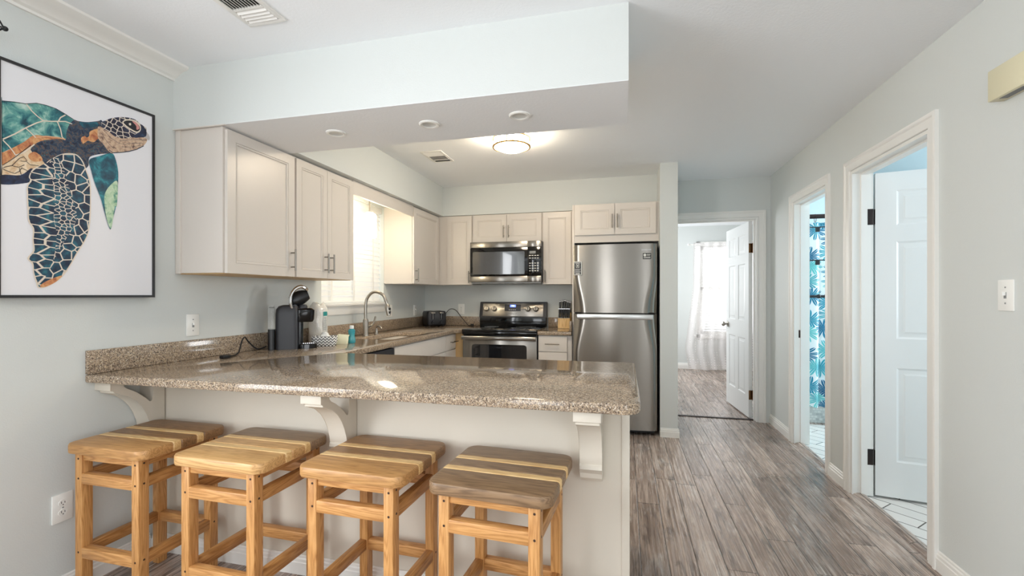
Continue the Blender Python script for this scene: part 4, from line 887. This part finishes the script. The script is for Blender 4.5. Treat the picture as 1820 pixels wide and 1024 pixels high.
B((FX0 + .012, FY - .007, 1.452), (FX0 + .073, FY, 1.567)).build('sticker_print', 'black', st, smooth=0)
mb = MB(); yy = FY - .0076
for (a, b, c_, e_) in ((.028, .058, 1.548, 1.551), (.028, .031, 1.515, 1.551), (.055, .058, 1.515, 1.551), (.028, .058, 1.515, 1.518), (.038, .048, 1.525, 1.540), (.018, .068, 1.556, 1.561), (.018, .068, 1.500, 1.503), (.018, .062, 1.490, 1.493), (.018, .068, 1.480, 1.483), (.018, .064, 1.470, 1.473), (.022, .062, 1.456, 1.463)):
    mb.box((FX0 + a, yy, c_), (FX0 + b, yy + .001, e_))
mb.build('sticker_lettering', 'label', st, smooth=0)
st = B((.158, FY - .0062, 1.585), (.228, FY + .010, 1.637), 0, .0005).build('sticker', 'black', fz)
mb = MB(); mb.cyl((.174, FY - .0072, 1.620), (.174, FY - .0058, 1.620), .012, seg=20)
for z, a, b in ((1.624, .190, .224), (1.615, .190, .220), (1.600, .164, .222), (1.592, .164, .222)): mb.box((a, FY - .0072, z), (b, FY - .006, z + .004))
mb.build('sticker_lettering', 'label', st, smooth=0)
text('logo', 'SAMSUNG', .018, at(.187, FY - .0062, 1.667), 'silvertext', fz)
for x in (FX0 + .07, FX1 - .07): MB().cyl((x, FY + .10, 0), (x, FY + .10, .035), .02, seg=14).build('foot', 'black', t)
B((FX0 + .02, FY + .055, .012), (FX1 - .02, FY + .09, .045)).build('kick_plate', 'black', t, smooth=0)
# ------------------------------------------------------------------ stools
def stool(x, y, rz, label, boards, zt=.662):
    t = thing('bar_stool', label, 'stool', (x, y, 0), math.radians(rz), 'wooden stools along the granite bar')
    hw, hd, th = .2085, .196, .040
    out = fillet([(-hw, -hd, .045), (hw, -hd, .045), (hw, hd, .045), (-hw, hd, .045)])
    mb = MB(); prof = [(zt - th, .007), (zt - th + .002, .002), (zt - th + .007, 0), (zt - .009, 0), (zt - .0025, .0025), (zt, .009)]
    mb.loft([[(px, py, z) for px, py in offset(out, -d)] for z, d in prof])
    cuts = [-.068, -.032, .038, .072]
    for c in cuts:
        for d in (-.004, 0, .004):
            g = list(mb.bm.verts) + list(mb.bm.edges) + list(mb.bm.faces)
            bmesh.ops.bisect_plane(mb.bm, geom=g, plane_co=(0, c + d, 0), plane_no=(0, 1, 0))
    for v in mb.bm.verts:
        if any(abs(v.co.y - c) < .0005 for c in cuts):
            if v.co.z > zt - .002: v.co.z -= .005
            elif abs(abs(v.co.x) - hw) < .014: v.co.x *= .982
    for f in mb.bm.faces:
        yc = f.calc_center_median().y; f.material_index = sum(yc > c for c in cuts)
    mb.build('seat', boards, t, smooth=32, local=True)
    lx, ly, wx, wy = .150, .156, .038, .043
    for sx in (-1, 1):
        for sy in (-1, 1):
            mb = MB(); mb.box((sx * lx - wx / 2, sy * ly - wy / 2, 0), (sx * lx + wx / 2, sy * ly + wy / 2, zt - th + .001), 0, .005, 2)
            for z in (zt - .062, .520, .222):
                mb.cyl((sx * lx + .002, sy * (ly + wy / 2) - sy * .002, z), (sx * lx + .002, sy * (ly + wy / 2) + sy * .0006, z), .0042, seg=10, m=1)
                mb.cyl((sx * (lx + wx / 2) - sx * .002, sy * ly, z + .004), (sx * (lx + wx / 2) + sx * .0006, sy * ly, z + .004), .0042, seg=10, m=1)
            mb.build('leg', ['leg', 'peg'], t, local=True)
    for sy in (-1, 1):
        yc = sy * (ly + .003)
        B((-lx + wx / 2 - .002, yc - .012, zt - th - .030), (lx - wx / 2 + .002, yc + .012, zt - th + .001), 0, .003).build('apron', 'railx', t, local=True)
        for z0 in (.498, .198): B((-lx + wx / 2 - .004, yc - .018, z0), (lx - wx / 2 + .004, yc + .0175, z0 + .044), 0, .005).build('rail', 'railx', t, local=True)
    for sx in (-1, 1):
        xc = sx * (lx + .001)
        B((xc - .010, -ly + wy / 2 - .002, zt - th - .034), (xc + .012, ly - wy / 2 + .002, zt - th + .001), 0, .003).build('apron', 'raily', t, local=True)
        for z0 in (.503, .200): B((xc - .016, -ly + wy / 2 - .004, z0), (xc + .016, ly - wy / 2 + .004, z0 + .044), 0, .005).build('rail', 'raily', t, local=True)
    return t
stool(-1.993, 1.553, -.6, 'wooden bar stool beside the left wall with two pale stripes on its tan seat', ['s_tan', 's_pale', 's_dark', 's_pale', 's_dark'])
stool(-1.452, 1.551, -1.2, 'lightest wooden bar stool, tan seat boards with one dark back board', ['s_light', 's_pale', 's_light', 's_pale', 's_grey'])
stool(-.912, 1.566, -1.6, 'wooden bar stool with evenly brown seat boards, third from the left wall', ['s_tan', 's_pale', 's_dark', 's_pale', 's_dark'])
stool(-.405, 1.543, -3.6, 'weathered grey-brown wooden bar stool nearest the open end of the peninsula', ['s_grey', 's_pale', 's_grey', 's_pale', 's_grey'])

# ------------------------------------------------------------------ turtle picture
t = thing('framed_picture', 'large framed sea turtle watercolour print on the left wall', 'picture', (WL + .02, 1.48, 1.25))
PX0, y0, y1, z0, z1 = WL + .002, 1.186, 1.772, 1.250, 2.148
mb = MB(); fw = .011
for a, b in (((y0, z0), (y0 + fw, z1)), ((y1 - fw, z0), (y1, z1)), ((y0 + fw, z0), (y1 - fw, z0 + fw)), ((y0 + fw, z1 - fw), (y1 - fw, z1))): mb.box((PX0, a[0], a[1]), (WL + .041, b[0], b[1]))
mb.build('frame', 'frame', t, smooth=0)
B((PX0 + .001, y0 + fw, z0 + fw), (WL + .036, y1 - fw, z1 - fw)).build('canvas', 'paper', t, smooth=0)
def smooth_loop(p, n=4):
    out = []; N_ = len(p)
    for i in range(N_):
        p0, p1, p2, p3 = (Vector(p[(i + k) % N_]) for k in (-1, 0, 1, 2))
        for k in range(n):
            t_ = k / n; q = 0.5 * ((2 * p1) + (p2 - p0) * t_ + (2 * p0 - 5 * p1 + 4 * p2 - p3) * t_ * t_ + (3 * p1 - p0 - 3 * p2 + p3) * t_ ** 3)
            out.append((max(q.x, 1.1972), q.y))
    return out
inks = ['shell', 'leftcells', 'rust', 'belly', 'navy', 'neck', 'jaw', 'scale', 'beak', 'cream', 'ink', 'pink', 'cells', 'smallcells', 'teal', 'mint', 'peach']
mb = MB(); lay = 0
for e in TURTLE:
    lay += 1; X = WL + .0362 + lay * .00006
    if e[0] == 'P':
        vs = [mb.bm.verts.new((X, *p)) for p in smooth_loop(e[2])]; f = mb.bm.faces.new(vs); f.material_index = inks.index(e[1])
        if f.calc_center_median() is not None:
            f.normal_update()
            if f.normal.x < 0: f.normal_flip()
    else:
        p = [Vector(q) for q in e[3]]; L_ = []
        for i in range(len(p)):
            d = (p[min(i + 1, len(p) - 1)] - p[max(i - 1, 0)]).normalized(); n_ = Vector((-d.y, d.x)) * e[2] / 2
            L_.append((mb.bm.verts.new((X, *(p[i] + n_))), mb.bm.verts.new((X, *(p[i] - n_)))))
        for a, b in zip(L_, L_[1:]):
            f = mb.bm.faces.new((a[0], a[1], b[1], b[0])); f.material_index = inks.index(e[1])
bmesh.ops.triangulate(mb.bm, faces=mb.bm.faces[:])
for f in mb.bm.faces:
    f.normal_update()
    if f.normal.x < 0: f.normal_flip()
mb.build('turtle_print', inks, t, smooth=0, weld=False, normals=False)

# curtain rod end of the living room window
t = thing('curtain_rod', 'black curtain rod end with an open wire finial above the turtle picture', 'curtain rod', (WL + .1, .1, 2.2))
MB().cyl((WL + .135, -1.6, 2.215), (WL + .135, 1.085, 2.215), .011, seg=14).build('rod', 'black', t)
mb = MB()
for k in range(4):
    a = k * PI / 2 + .4; mb.tube([(WL + .135, 1.085, 2.215), (WL + .135 + .026 * math.cos(a), 1.105, 2.215 + .026 * math.sin(a)), (WL + .135 + .026 * math.cos(a + .7), 1.13, 2.215 + .026 * math.sin(a + .7)), (WL + .135, 1.155, 2.215)], .003, 6)
mb.ball((WL + .135, 1.158, 2.215), .009); mb.cyl((WL + .135, 1.075, 2.215), (WL + .135, 1.092, 2.215), .015, seg=14); mb.build('finial', 'black', t)
for y in (.95, -1.45): MB().cyl((WL, y, 2.215), (WL + .135, y, 2.215), .006, seg=8).build('bracket', 'black', t)

# ------------------------------------------------------------------ electrical plates
def plate(name, cat, label, P, kind, wd=.074, ht=.118):
    c = P(0, 0, 0); t = thing(name, label, cat, c)
    def bx(mb, u0, u1, v0, v1, w0, w1, bev=0): return mb.box(P(u0, v0, w0), P(u1, v1, w1), 0, bev)
    bx(MB(), -wd / 2, wd / 2, -ht / 2, ht / 2, 0, .006, .0022).build('cover_plate', 'white', t)
    gangs = 2 if wd > .1 else 1
    for g in range(gangs):
        u = (g - (gangs - 1) / 2) * .046
        if kind == 'outlet':
            for v in (-.0195, .0195):
                r = MB(); pts = [(u + .0165 * math.cos(q * PI / 10), v + .0135 * math.sin(q * PI / 10)) for q in range(20)]
                r.loft([[P(a, b, .0055) for a, b in pts], [P(a, b, .0075) for a, b in pts]], cap0=False); rc = r.build('receptacle', 'white', t)
                s_ = MB(); bx(s_, u - .007, u - .005, v - .002, v + .007, .007, .0078); bx(s_, u + .005, u + .007, v - .002, v + .006, .007, .0078); bx(s_, u - .002, u + .002, v - .009, v - .0055, .007, .0078); s_.build('slot', 'dark', rc, smooth=0)
        else:
            bx(MB(), u - .0055, u + .0055, -.012, .012, .005, .0075).build('toggle_slot', 'grey', t)
            bx(MB(), u - .004, u + .004, -.001, .013, .006, .017, .001).build('toggle', 'white', t)
    s_ = MB()
    for v in ((0,) if kind == 'outlet' else (-.030, .030)): bx(s_, -.003, .003, v - .003, v + .003, .0055, .0068, .0005)
    s_.build('screw', 'grey', t)
WLP = lambda y, z: (lambda u, v, w: (WL + w, y + u, z + v))
plate('wall_outlet', 'outlet', 'white duplex outlet low on the left wall beside the stools', WLP(1.412, .372), 'outlet')
plate('light_switch', 'switch', 'white wall plate above the left backsplash near the coffee maker', WLP(2.008, 1.098), 'switch')
plate('light_switch', 'switch', 'white double plate on the wall behind the faucet', WLP(4.150, 1.105), 'switch', .120)
plate('light_switch', 'switch', 'white single plate on the left wall near the toaster', WLP(4.735, 1.092), 'switch')
plate('wall_outlet', 'outlet', 'white duplex outlet between toaster and range on the back wall', lambda u, v, w: (-1.834 + u, WB - w, 1.100 + v), 'outlet')
plate('light_switch', 'switch', 'white toggle switch on the right-hand wall by the near doorway', lambda u, v, w: (WR - w, 2.119 + u, 1.260 + v), 'switch')
# door chime
t = thing('door_chime', 'cream door chime box high on the right-hand wall', 'door chime', (1.37, 2.05, 1.99))
B((1.345, 1.960, 1.995), (WR, 2.133, 2.112), 0, .003).build('housing', 'chime', t)
mb = MB()
for k in range(9): mb.box((1.357 + k * .003, 1.99, 1.9938), (1.3586 + k * .003, 2.095, 1.9955))
mb.build('sound_slots', 'grey', t, smooth=0)

# ------------------------------------------------------------------ ceiling things
def vent(label, x0, x1, y0, y1, a, b):
    t = thing('ceiling_vent', label, 'air vent', ((x0 + x1) / 2, (y0 + y1) / 2, CH))
    m_ = MB(); e = .022
    for p, q in (((x0, y0), (x1, y0 + e)), ((x0, y1 - e), (x1, y1)), ((x0, y0 + e), (x0 + e, y1 - e)), ((x1 - e, y0 + e), (x1, y1 - e)), ((x0 + e, a[1]), (x1 - e, a[1] + .014))): m_.box((*p, CH - .008), (*q, CH), 0, .001)
    m_.build('frame', 'trim', t)
    B((x0 + e, y0 + e, CH - .0015), (x1 - e, y1 - e, CH + .0)).build('duct_opening', 'dark', t, smooth=0)
    m_ = MB(); n = 10
    for k in range(n + 1):
        x = x0 + e + (x1 - x0 - 2 * e) * k / n; m_.obox(Matrix.Translation((x, (a[0] + a[1]) / 2, CH - .005)) @ Matrix.Rotation(math.radians(-38), 4, 'Y'), (.0018, a[1] - a[0], .011))
    n = max(3, int((b[1] - b[0]) / .017))
    for k in range(n):
        y = b[0] + (b[1] - b[0]) * (k + .5) / n; m_.obox(Matrix.Translation(((x0 + x1) / 2, y, CH - .0055)) @ Matrix.Rotation(math.radians(-38), 4, 'X'), (x1 - x0 - 2 * e, .0165, .0015))
    m_.build('louvers', 'trim', t)
vent('white ceiling vent above the turtle picture side of the room', -1.590, -1.405, 1.30, 1.672, (1.322, 1.555), (1.569, 1.648))
vent('small white ceiling vent beside the lit ceiling lamp in the kitchen', -1.635, -1.450, 3.470, 3.770, (3.60, 3.70), (3.495, 3.59))
mb = MB()
for i, x in enumerate((-1.493, -.957, -.490)):
    lb = ('white recessed light nearest the wall cabinets in the beam', 'middle white recessed light in the beam underside', 'white recessed light nearest the open end of the beam')[i]
    t = thing('recessed_light', lb, 'ceiling light', (x, 2.145, 2.125), group='recessed lights in the beam')
    T_ = Matrix.Translation((x, 2.145, 0))
    MB().lathe([(.034, 2.1255), (.052, 2.1255), (.052, 2.121), (.046, 2.117), (.036, 2.119), (.034, 2.1255)], T_, 32, cap0=False, cap1=False).build('trim_ring', 'white', t)
    MB().lathe([(.037, 2.1195), (.030, 2.1235), (.001, 2.1245)], T_, 32, cap0=False).build('bulb', 'label', t)
# lit flush dome
t = thing('ceiling_lamp', 'lit round flush-mount ceiling lamp with brass rings', 'ceiling light', (-.813, 3.285, CH))
T_ = Matrix.Translation((-.813, 3.285, 0))
MB().lathe([(.001, CH), (.10, CH), (.10, CH - .012), (.001, CH - .012)], T_, 40).build('base', 'white', t)
MB().lathe([(.129, CH - .010), (.129, CH - .070), (.124, CH - .080), (.105, CH - .098), (.07, CH - .112), (.03, CH - .119), (.001, CH - .12)], T_, 48).build('diffuser', 'dome', t)
for z in (CH - .020, CH - .078):
    MB().lathe([(.129, z), (.140, z), (.141, z - .005), (.140, z - .011), (.129, z - .011), (.129, z)], T_, 48, cap0=False, cap1=False).build('ring', 'brassring', t)
mb = MB()
for k in range(3):
    a = k * 2 * PI / 3 + 2.6; mb.cyl((-.813 + .134 * math.cos(a), 3.285 + .134 * math.sin(a), CH - .028), (-.813 + .134 * math.cos(a), 3.285 + .134 * math.sin(a), CH - .08), .004, seg=8)
mb.build('post', 'brassring', t)
# pendant in the window recess
t = thing('pendant_lamp', 'frosted glass pendant lamp hanging in front of the sink window', 'pendant lamp', (-2.10, 3.48, 2.125))
T_ = Matrix.Translation((-2.10, 3.48, 0))
MB().lathe([(.001, 2.125), (.05, 2.125), (.05, 2.108), (.001, 2.102)], T_, 24).build('canopy', 'nickel', t)
MB().cyl((-2.10, 3.48, 1.955), (-2.10, 3.48, 2.11), .006, seg=10).build('stem', 'nickel', t)
MB().lathe([(.001, 1.962), (.03, 1.96), (.052, 1.945), (.056, 1.92), (.056, 1.76), (.05, 1.748), (.001, 1.746)], T_, 28).build('shade', 'pendant', t)

# ------------------------------------------------------------------ coffee maker (local frame: +x front)
t = thing('coffee_maker', 'black single-cup coffee maker with raised chrome handle on the counter', 'coffee maker', (-2.112, 2.548, .9145), math.radians(40)); t.scale = (.86, .95, 1.0)
def sq(x0, x1, y0, y1, r, z): return rr(x0, x1, y0, y1, r, z)
MB().loft([sq(-.10, .055, -.066, .066, .03, 0), sq(-.10, .055, -.066, .066, .03, .225), sq(-.096, .055, -.064, .064, .03, .255), sq(-.08, .05, -.055, .055, .03, .275), sq(-.05, .03, -.035, .035, .02, .283)]).build('body', 'blacksoft', t, local=True)
MB().loft([sq(.045, .088, -.046, .046, .02, .012), sq(.045, .088, -.046, .046, .02, .19)]).build('column', 'blackgloss', t, local=True)
MB().loft([sq(.03, .155, -.050, .050, .035, .172), sq(.03, .165, -.056, .056, .04, .190), sq(.03, .168, -.058, .058, .04, .250), sq(.03, .150, -.045, .045, .03, .262)]).build('brew_head', 'blackgloss', t, local=True)
tr_ = MB().loft([sq(.05, .185, -.060, .060, .04, 0), sq(.05, .185, -.060, .060, .04, .026), sq(.05, .178, -.054, .054, .036, .032)]).build('drip_tray', 'blackgloss', t, local=True)
mb = MB()
for k in range(7): mb.box((.072 + k * .014, -.035, .0318), (.079 + k * .014, .035, .0335))
mb.build('grille', 'chrome', tr_, local=True)
LR = Matrix.Translation((.012, 0, .268)) @ Matrix.Rotation(math.radians(-22), 4, 'Y')
lp = []
for k in range(9):
    q = k / 8; x = .000 + .135 * q; hw = .050 * (1 - .25 * q ** 2) * (.75 + .25 * min(1, q * 5)); hh = .048 * math.sin(PI * (.22 + .60 * q)) + .008
    lp.append([LR @ Vector((x, hw * math.cos(2 * PI * i / 20), .030 + hh * math.sin(2 * PI * i / 20) * (1 if math.sin(2 * PI * i / 20) > 0 else .75))) for i in range(20)])
MB().loft(lp).build('lid', 'black', t, smooth=60, local=True)
MB().loft([sq(.052, .118, -.034, .034, .025, .258), sq(.052, .118, -.034, .034, .025, .272), sq(.060, .110, -.026, .026, .02, .285)]).cyl((.03, -.045, .268), (.03, .045, .268), .018, seg=16).build('pod_holder', 'blacksoft', t, local=True)
mb = MB()
for sy in (-1, 1): mb.tube([(.010, sy * .050, .262), (.000, sy * .056, .300), (.004, sy * .057, .345), (.030, sy * .054, .384), (.068, sy * .046, .402), (.098, sy * .034, .394)], .0115, 10)
mb.tube([(.098, -.034, .394), (.112, -.018, .384), (.116, 0, .381), (.112, .018, .384), (.098, .034, .394)], .0115, 10); mb.build('handle', 'chrome', t, local=True)
wt = MB().loft([sq(-.150, -.102, -.060, .060, .02, .0), sq(-.150, -.102, -.060, .060, .02, .130)]).build('water_tank', 'black', t, local=True)
MB().loft([sq(-.150, -.102, -.060, .060, .02, .131), sq(-.150, -.102, -.060, .060, .02, .262), sq(-.143, -.106, -.050, .050, .016, .268), sq(-.143, -.106, -.050, .050, .016, .280)]).build('clear_top', 'clear', wt, local=True)
tag(MB().tube([(-2.215, 2.455, .935), (-2.232, 2.40, .925), (-2.245, 2.345, .975), (-2.242, 2.315, 1.005), (-2.235, 2.285, .985), (-2.215, 2.245, .930), (-2.175, 2.185, .9195), (-2.140, 2.12, .9195), (-2.125, 2.085, .922)], .0042, 8).box((-2.140, 2.035, .9145), (-2.110, 2.085, .932), 0, .004).build('power_cord', 'rubber'), 'black coffee maker cord and plug lying on the left end of the counter', 'cord')

# paper towel pack
t = thing('paper_towels', 'plastic-wrapped paper towel roll standing behind the coffee maker', 'paper towels', (-2.195, 2.935, .9145))
T_ = Matrix.Translation((-2.195, 2.935, .9145)); rn = random.Random(3)
lp = []
for j in range(22):
    z = .285 * j / 21; row = []
    for k in range(28):
        a = 2 * PI * k / 28; r = .066 * (1 + .025 * math.sin(a * 5 + j * .7) + rn.uniform(-.01, .01))
        if z > .235: r *= 1 - .55 * ((z - .235) / .05) ** 1.5 * (.75 + .25 * math.cos(2 * a + .6))
        row.append(T_ @ Vector((r * math.cos(a), r * math.sin(a), z + (.012 * math.sin(3 * a) if j == 21 else 0))))
    lp.append(row)
MB().loft(lp).build('wrap', 'wrap', t, smooth=60)
def curved(a0, a1, z0, z1, r, mat, name, parent):
    n = 8; m_ = MB(); m_.loft([[T_ @ Vector((r * math.cos(a0 + (a1 - a0) * k / n), r * math.sin(a0 + (a1 - a0) * k / n), z)) for k in range(n + 1)] for z in (z0, z1)], closed=False)
    return m_.build(name, mat, parent)
lb = curved(-.40, .16, .085, .225, .0695, 'label', 'label', t); curved(-.40, .16, .195, .226, .0700, 'teal_label', 'label_band', lb)
mb = MB(); rn = random.Random(5)
for j in range(9):
    z = .095 + j * .0105; a = -.34
    while a < .02:
        b = a + rn.uniform(.04, .12); mb.loft([[T_ @ Vector((.0700 * math.cos(q), .0700 * math.sin(q), zz)) for q in (a, (a + b) / 2, b)] for zz in (z, z + .005)], closed=False); a = b + .03
mb.build('label_lettering', 'grey', lb, smooth=0)
# basket, sponge pack, dish soap
t = thing('cloth_basket', 'small black and white chevron cloth basket next to the coffee maker', 'basket', (-2.012, 2.762, .9145))
RZ = Matrix.Translation((-2.012, 2.762, .9145)) @ Matrix.Rotation(math.radians(24), 4, 'Z')
def sqm(mt, hx, hy, r, z): return [mt @ Vector(p) for p in rr(-hx, hx, -hy, hy, r, z)]
MB().loft([sqm(RZ, .068, .045, .02, 0), sqm(RZ, .078, .052, .025, .025), sqm(RZ, .079, .054, .025, .060), sqm(RZ, .076, .050, .024, .066), sqm(RZ, .070, .045, .022, .058), sqm(RZ, .066, .042, .02, .01)]).build('basket', 'chevron', t)
lp = []; rn = random.Random(9)
for j in range(6): lp.append([RZ @ Vector(((.062 - .010 * j) * math.cos(2 * PI * k / 16) + rn.uniform(-.006, .006), (.038 - .006 * j) * math.sin(2 * PI * k / 16), .040 + .010 * j + rn.uniform(-.004, .006))) for k in range(16)])
tag(MB().loft(lp).build('folded_cloth', 'white'), 'crumpled white cloth lying inside the chevron basket', 'cloth')
RZ = Matrix.Translation((-1.958, 2.876, .9145)) @ Matrix.Rotation(math.radians(30), 4, 'Z')
mb = MB().loft([sqm(RZ, .042, .022, .012, 0), sqm(RZ, .045, .026, .014, .02), sqm(RZ @ Matrix.Translation((.004, 0, 0)), .043, .024, .014, .048), sqm(RZ @ Matrix.Translation((.007, 0, 0)) @ Matrix.Rotation(.12, 4, 'Y'), .038, .016, .010, .066)])
tag(mb.build('sponge_pack', 'yellow', smooth=60), 'pale yellow wrapped sponge pack between chevron basket and soap bottle', 'sponge')
t = thing('soap_bottle', 'small clear blue dish soap bottle with white cap by the sink', 'bottle', (-1.922, 2.945, .9145))
T_ = Matrix.Translation((-1.922, 2.945, .9145))
MB().lathe([(.001, 0), (.024, 0), (.027, .006), (.026, .03), (.021, .055), (.024, .08), (.025, .092), (.016, .101), (.012, .104), (.001, .104)], T_, 24).build('bottle', 'soap', t)
MB().lathe([(.001, .104), (.015, .104), (.015, .124), (.012, .127), (.001, .127)], T_, 20).build('cap', 'cap', t)

# ------------------------------------------------------------------ toaster (local: -y front)
t = thing('toaster', 'black four-slice toaster in the back corner of the counter', 'toaster', (-2.098, 4.832, .9145), math.radians(40))
MB().loft([sq(-.108, .108, -.105, .105, .03, .012), sq(-.112, .112, -.11, .11, .03, .03), sq(-.112, .112, -.11, .11, .03, .145), sq(-.104, .104, -.10, .10, .03, .168)]).build('body', 'black', t, local=True)
for x in (-.05, .05): B((x - .032, -.075, .1672), (x + .032, .075, .1686)).build('bread_slot', 'dark', t, local=True, smooth=0)
f = B((-.096, -.1135, .022), (.096, -.108, .160), 0, .004).build('front_plate', 'blacksoft', t, local=True)
for x in (-.048, .048):
    B((x - .014, -.1142, .080), (x + .014, -.1128, .140)).build('lever_slot', 'dark', f, local=True, smooth=0)
    B((x - .0015, -.1150, .080), (x + .0015, -.1136, .140)).build('slot_trim', 'chrome', f, local=True, smooth=0)
    B((x - .024, -.136, .142), (x + .024, -.112, .158), 0, .006).build('lever', 'nickel', t, local=True)
    k = MB().cyl((x, -.113, .044), (x, -.126, .044), .017, .014, 20).build('knob', 'black', t, local=True)
for x in (-.08, .08):
    for y in (-.08, .08): MB().cyl((x, y, 0), (x, y, .013), .012, seg=10).build('foot', 'rubber', t, local=True)
tag(MB().tube([(-2.010, 4.925, 1.03), (-1.985, 4.945, 1.075), (-1.945, 4.955, 1.104), (-1.885, 4.955, 1.088), (-1.82, 4.95, 1.015), (-1.765, 4.945, .955), (-1.735, 4.94, .925), (-1.71, 4.925, .9195), (-1.685, 4.915, .924)], .0038, 8).box((-1.690, 4.900, .9145), (-1.655, 4.928, .938), 0, .004).build('power_cord', 'rubber'), 'black toaster cord looping over the backsplash left of the range', 'cord')

# ------------------------------------------------------------------ knife block and knives
t = thing('knife_block', 'pale wooden knife block in the corner beside the refrigerator', 'knife block', (-.625, 4.86, .9145))
MB().prism([(4.78, .9145), (4.94, .9145), (4.955, 1.075), (4.885, 1.085), (4.83, 1.022), (4.785, 1.018)], 'X', -.682, -.556, 0, .003).build('block', 'blockwood', t)
def knife(x, y, z, ln, sc, label, group):
    t = thing('kitchen_knife', label, 'knife', (x, y, z), 0, group)
    q = Matrix.Translation((x, y, z)) @ Matrix.Rotation(math.radians(-10), 4, 'X')
    MB().loft([[q @ Vector((.0085 * sc * a * (.95 + .10 * math.cos(9 * v)), .013 * sc * b, v * ln)) for a, b in ((-1, -.7), (-.6, -1), (.6, -1), (1, -.7), (1, .7), (.6, 1), (-.6, 1), (-1, .7))] for v in (0, .12, .3, .5, .7, .88, .97, 1.0)]).build('handle', 'black', t)
    MB().obox(q @ Matrix.Translation((0, 0, -.018)), (.003, .018, .042)).build('blade', 'chrome', t)
    m_ = MB(); m_.obox(q @ Matrix.Translation((0, 0, ln * .93)), (.0185 * sc, .0275 * sc, .008)); m_.build('rivet_band', 'chrome', t)
for k in range(6): knife(-.671 + k * .0205, 4.805, 1.024, .100, .92, 'black-handled steak knife in the front row of the wooden block', 'steak knives in the front row of the block')
for k, (dx, ln, sc) in enumerate(((.006, .125, 1.25), (.033, .130, 1.0), (.053, .135, 1.1), (.074, .130, 1.0), (.092, .120, 1.1), (.112, .115, .9))):
    knife(-.677 + dx, 4.868, 1.078, ln, sc, 'larger black-handled knife in the back row of the wooden block', 'large knives in the back row of the block')
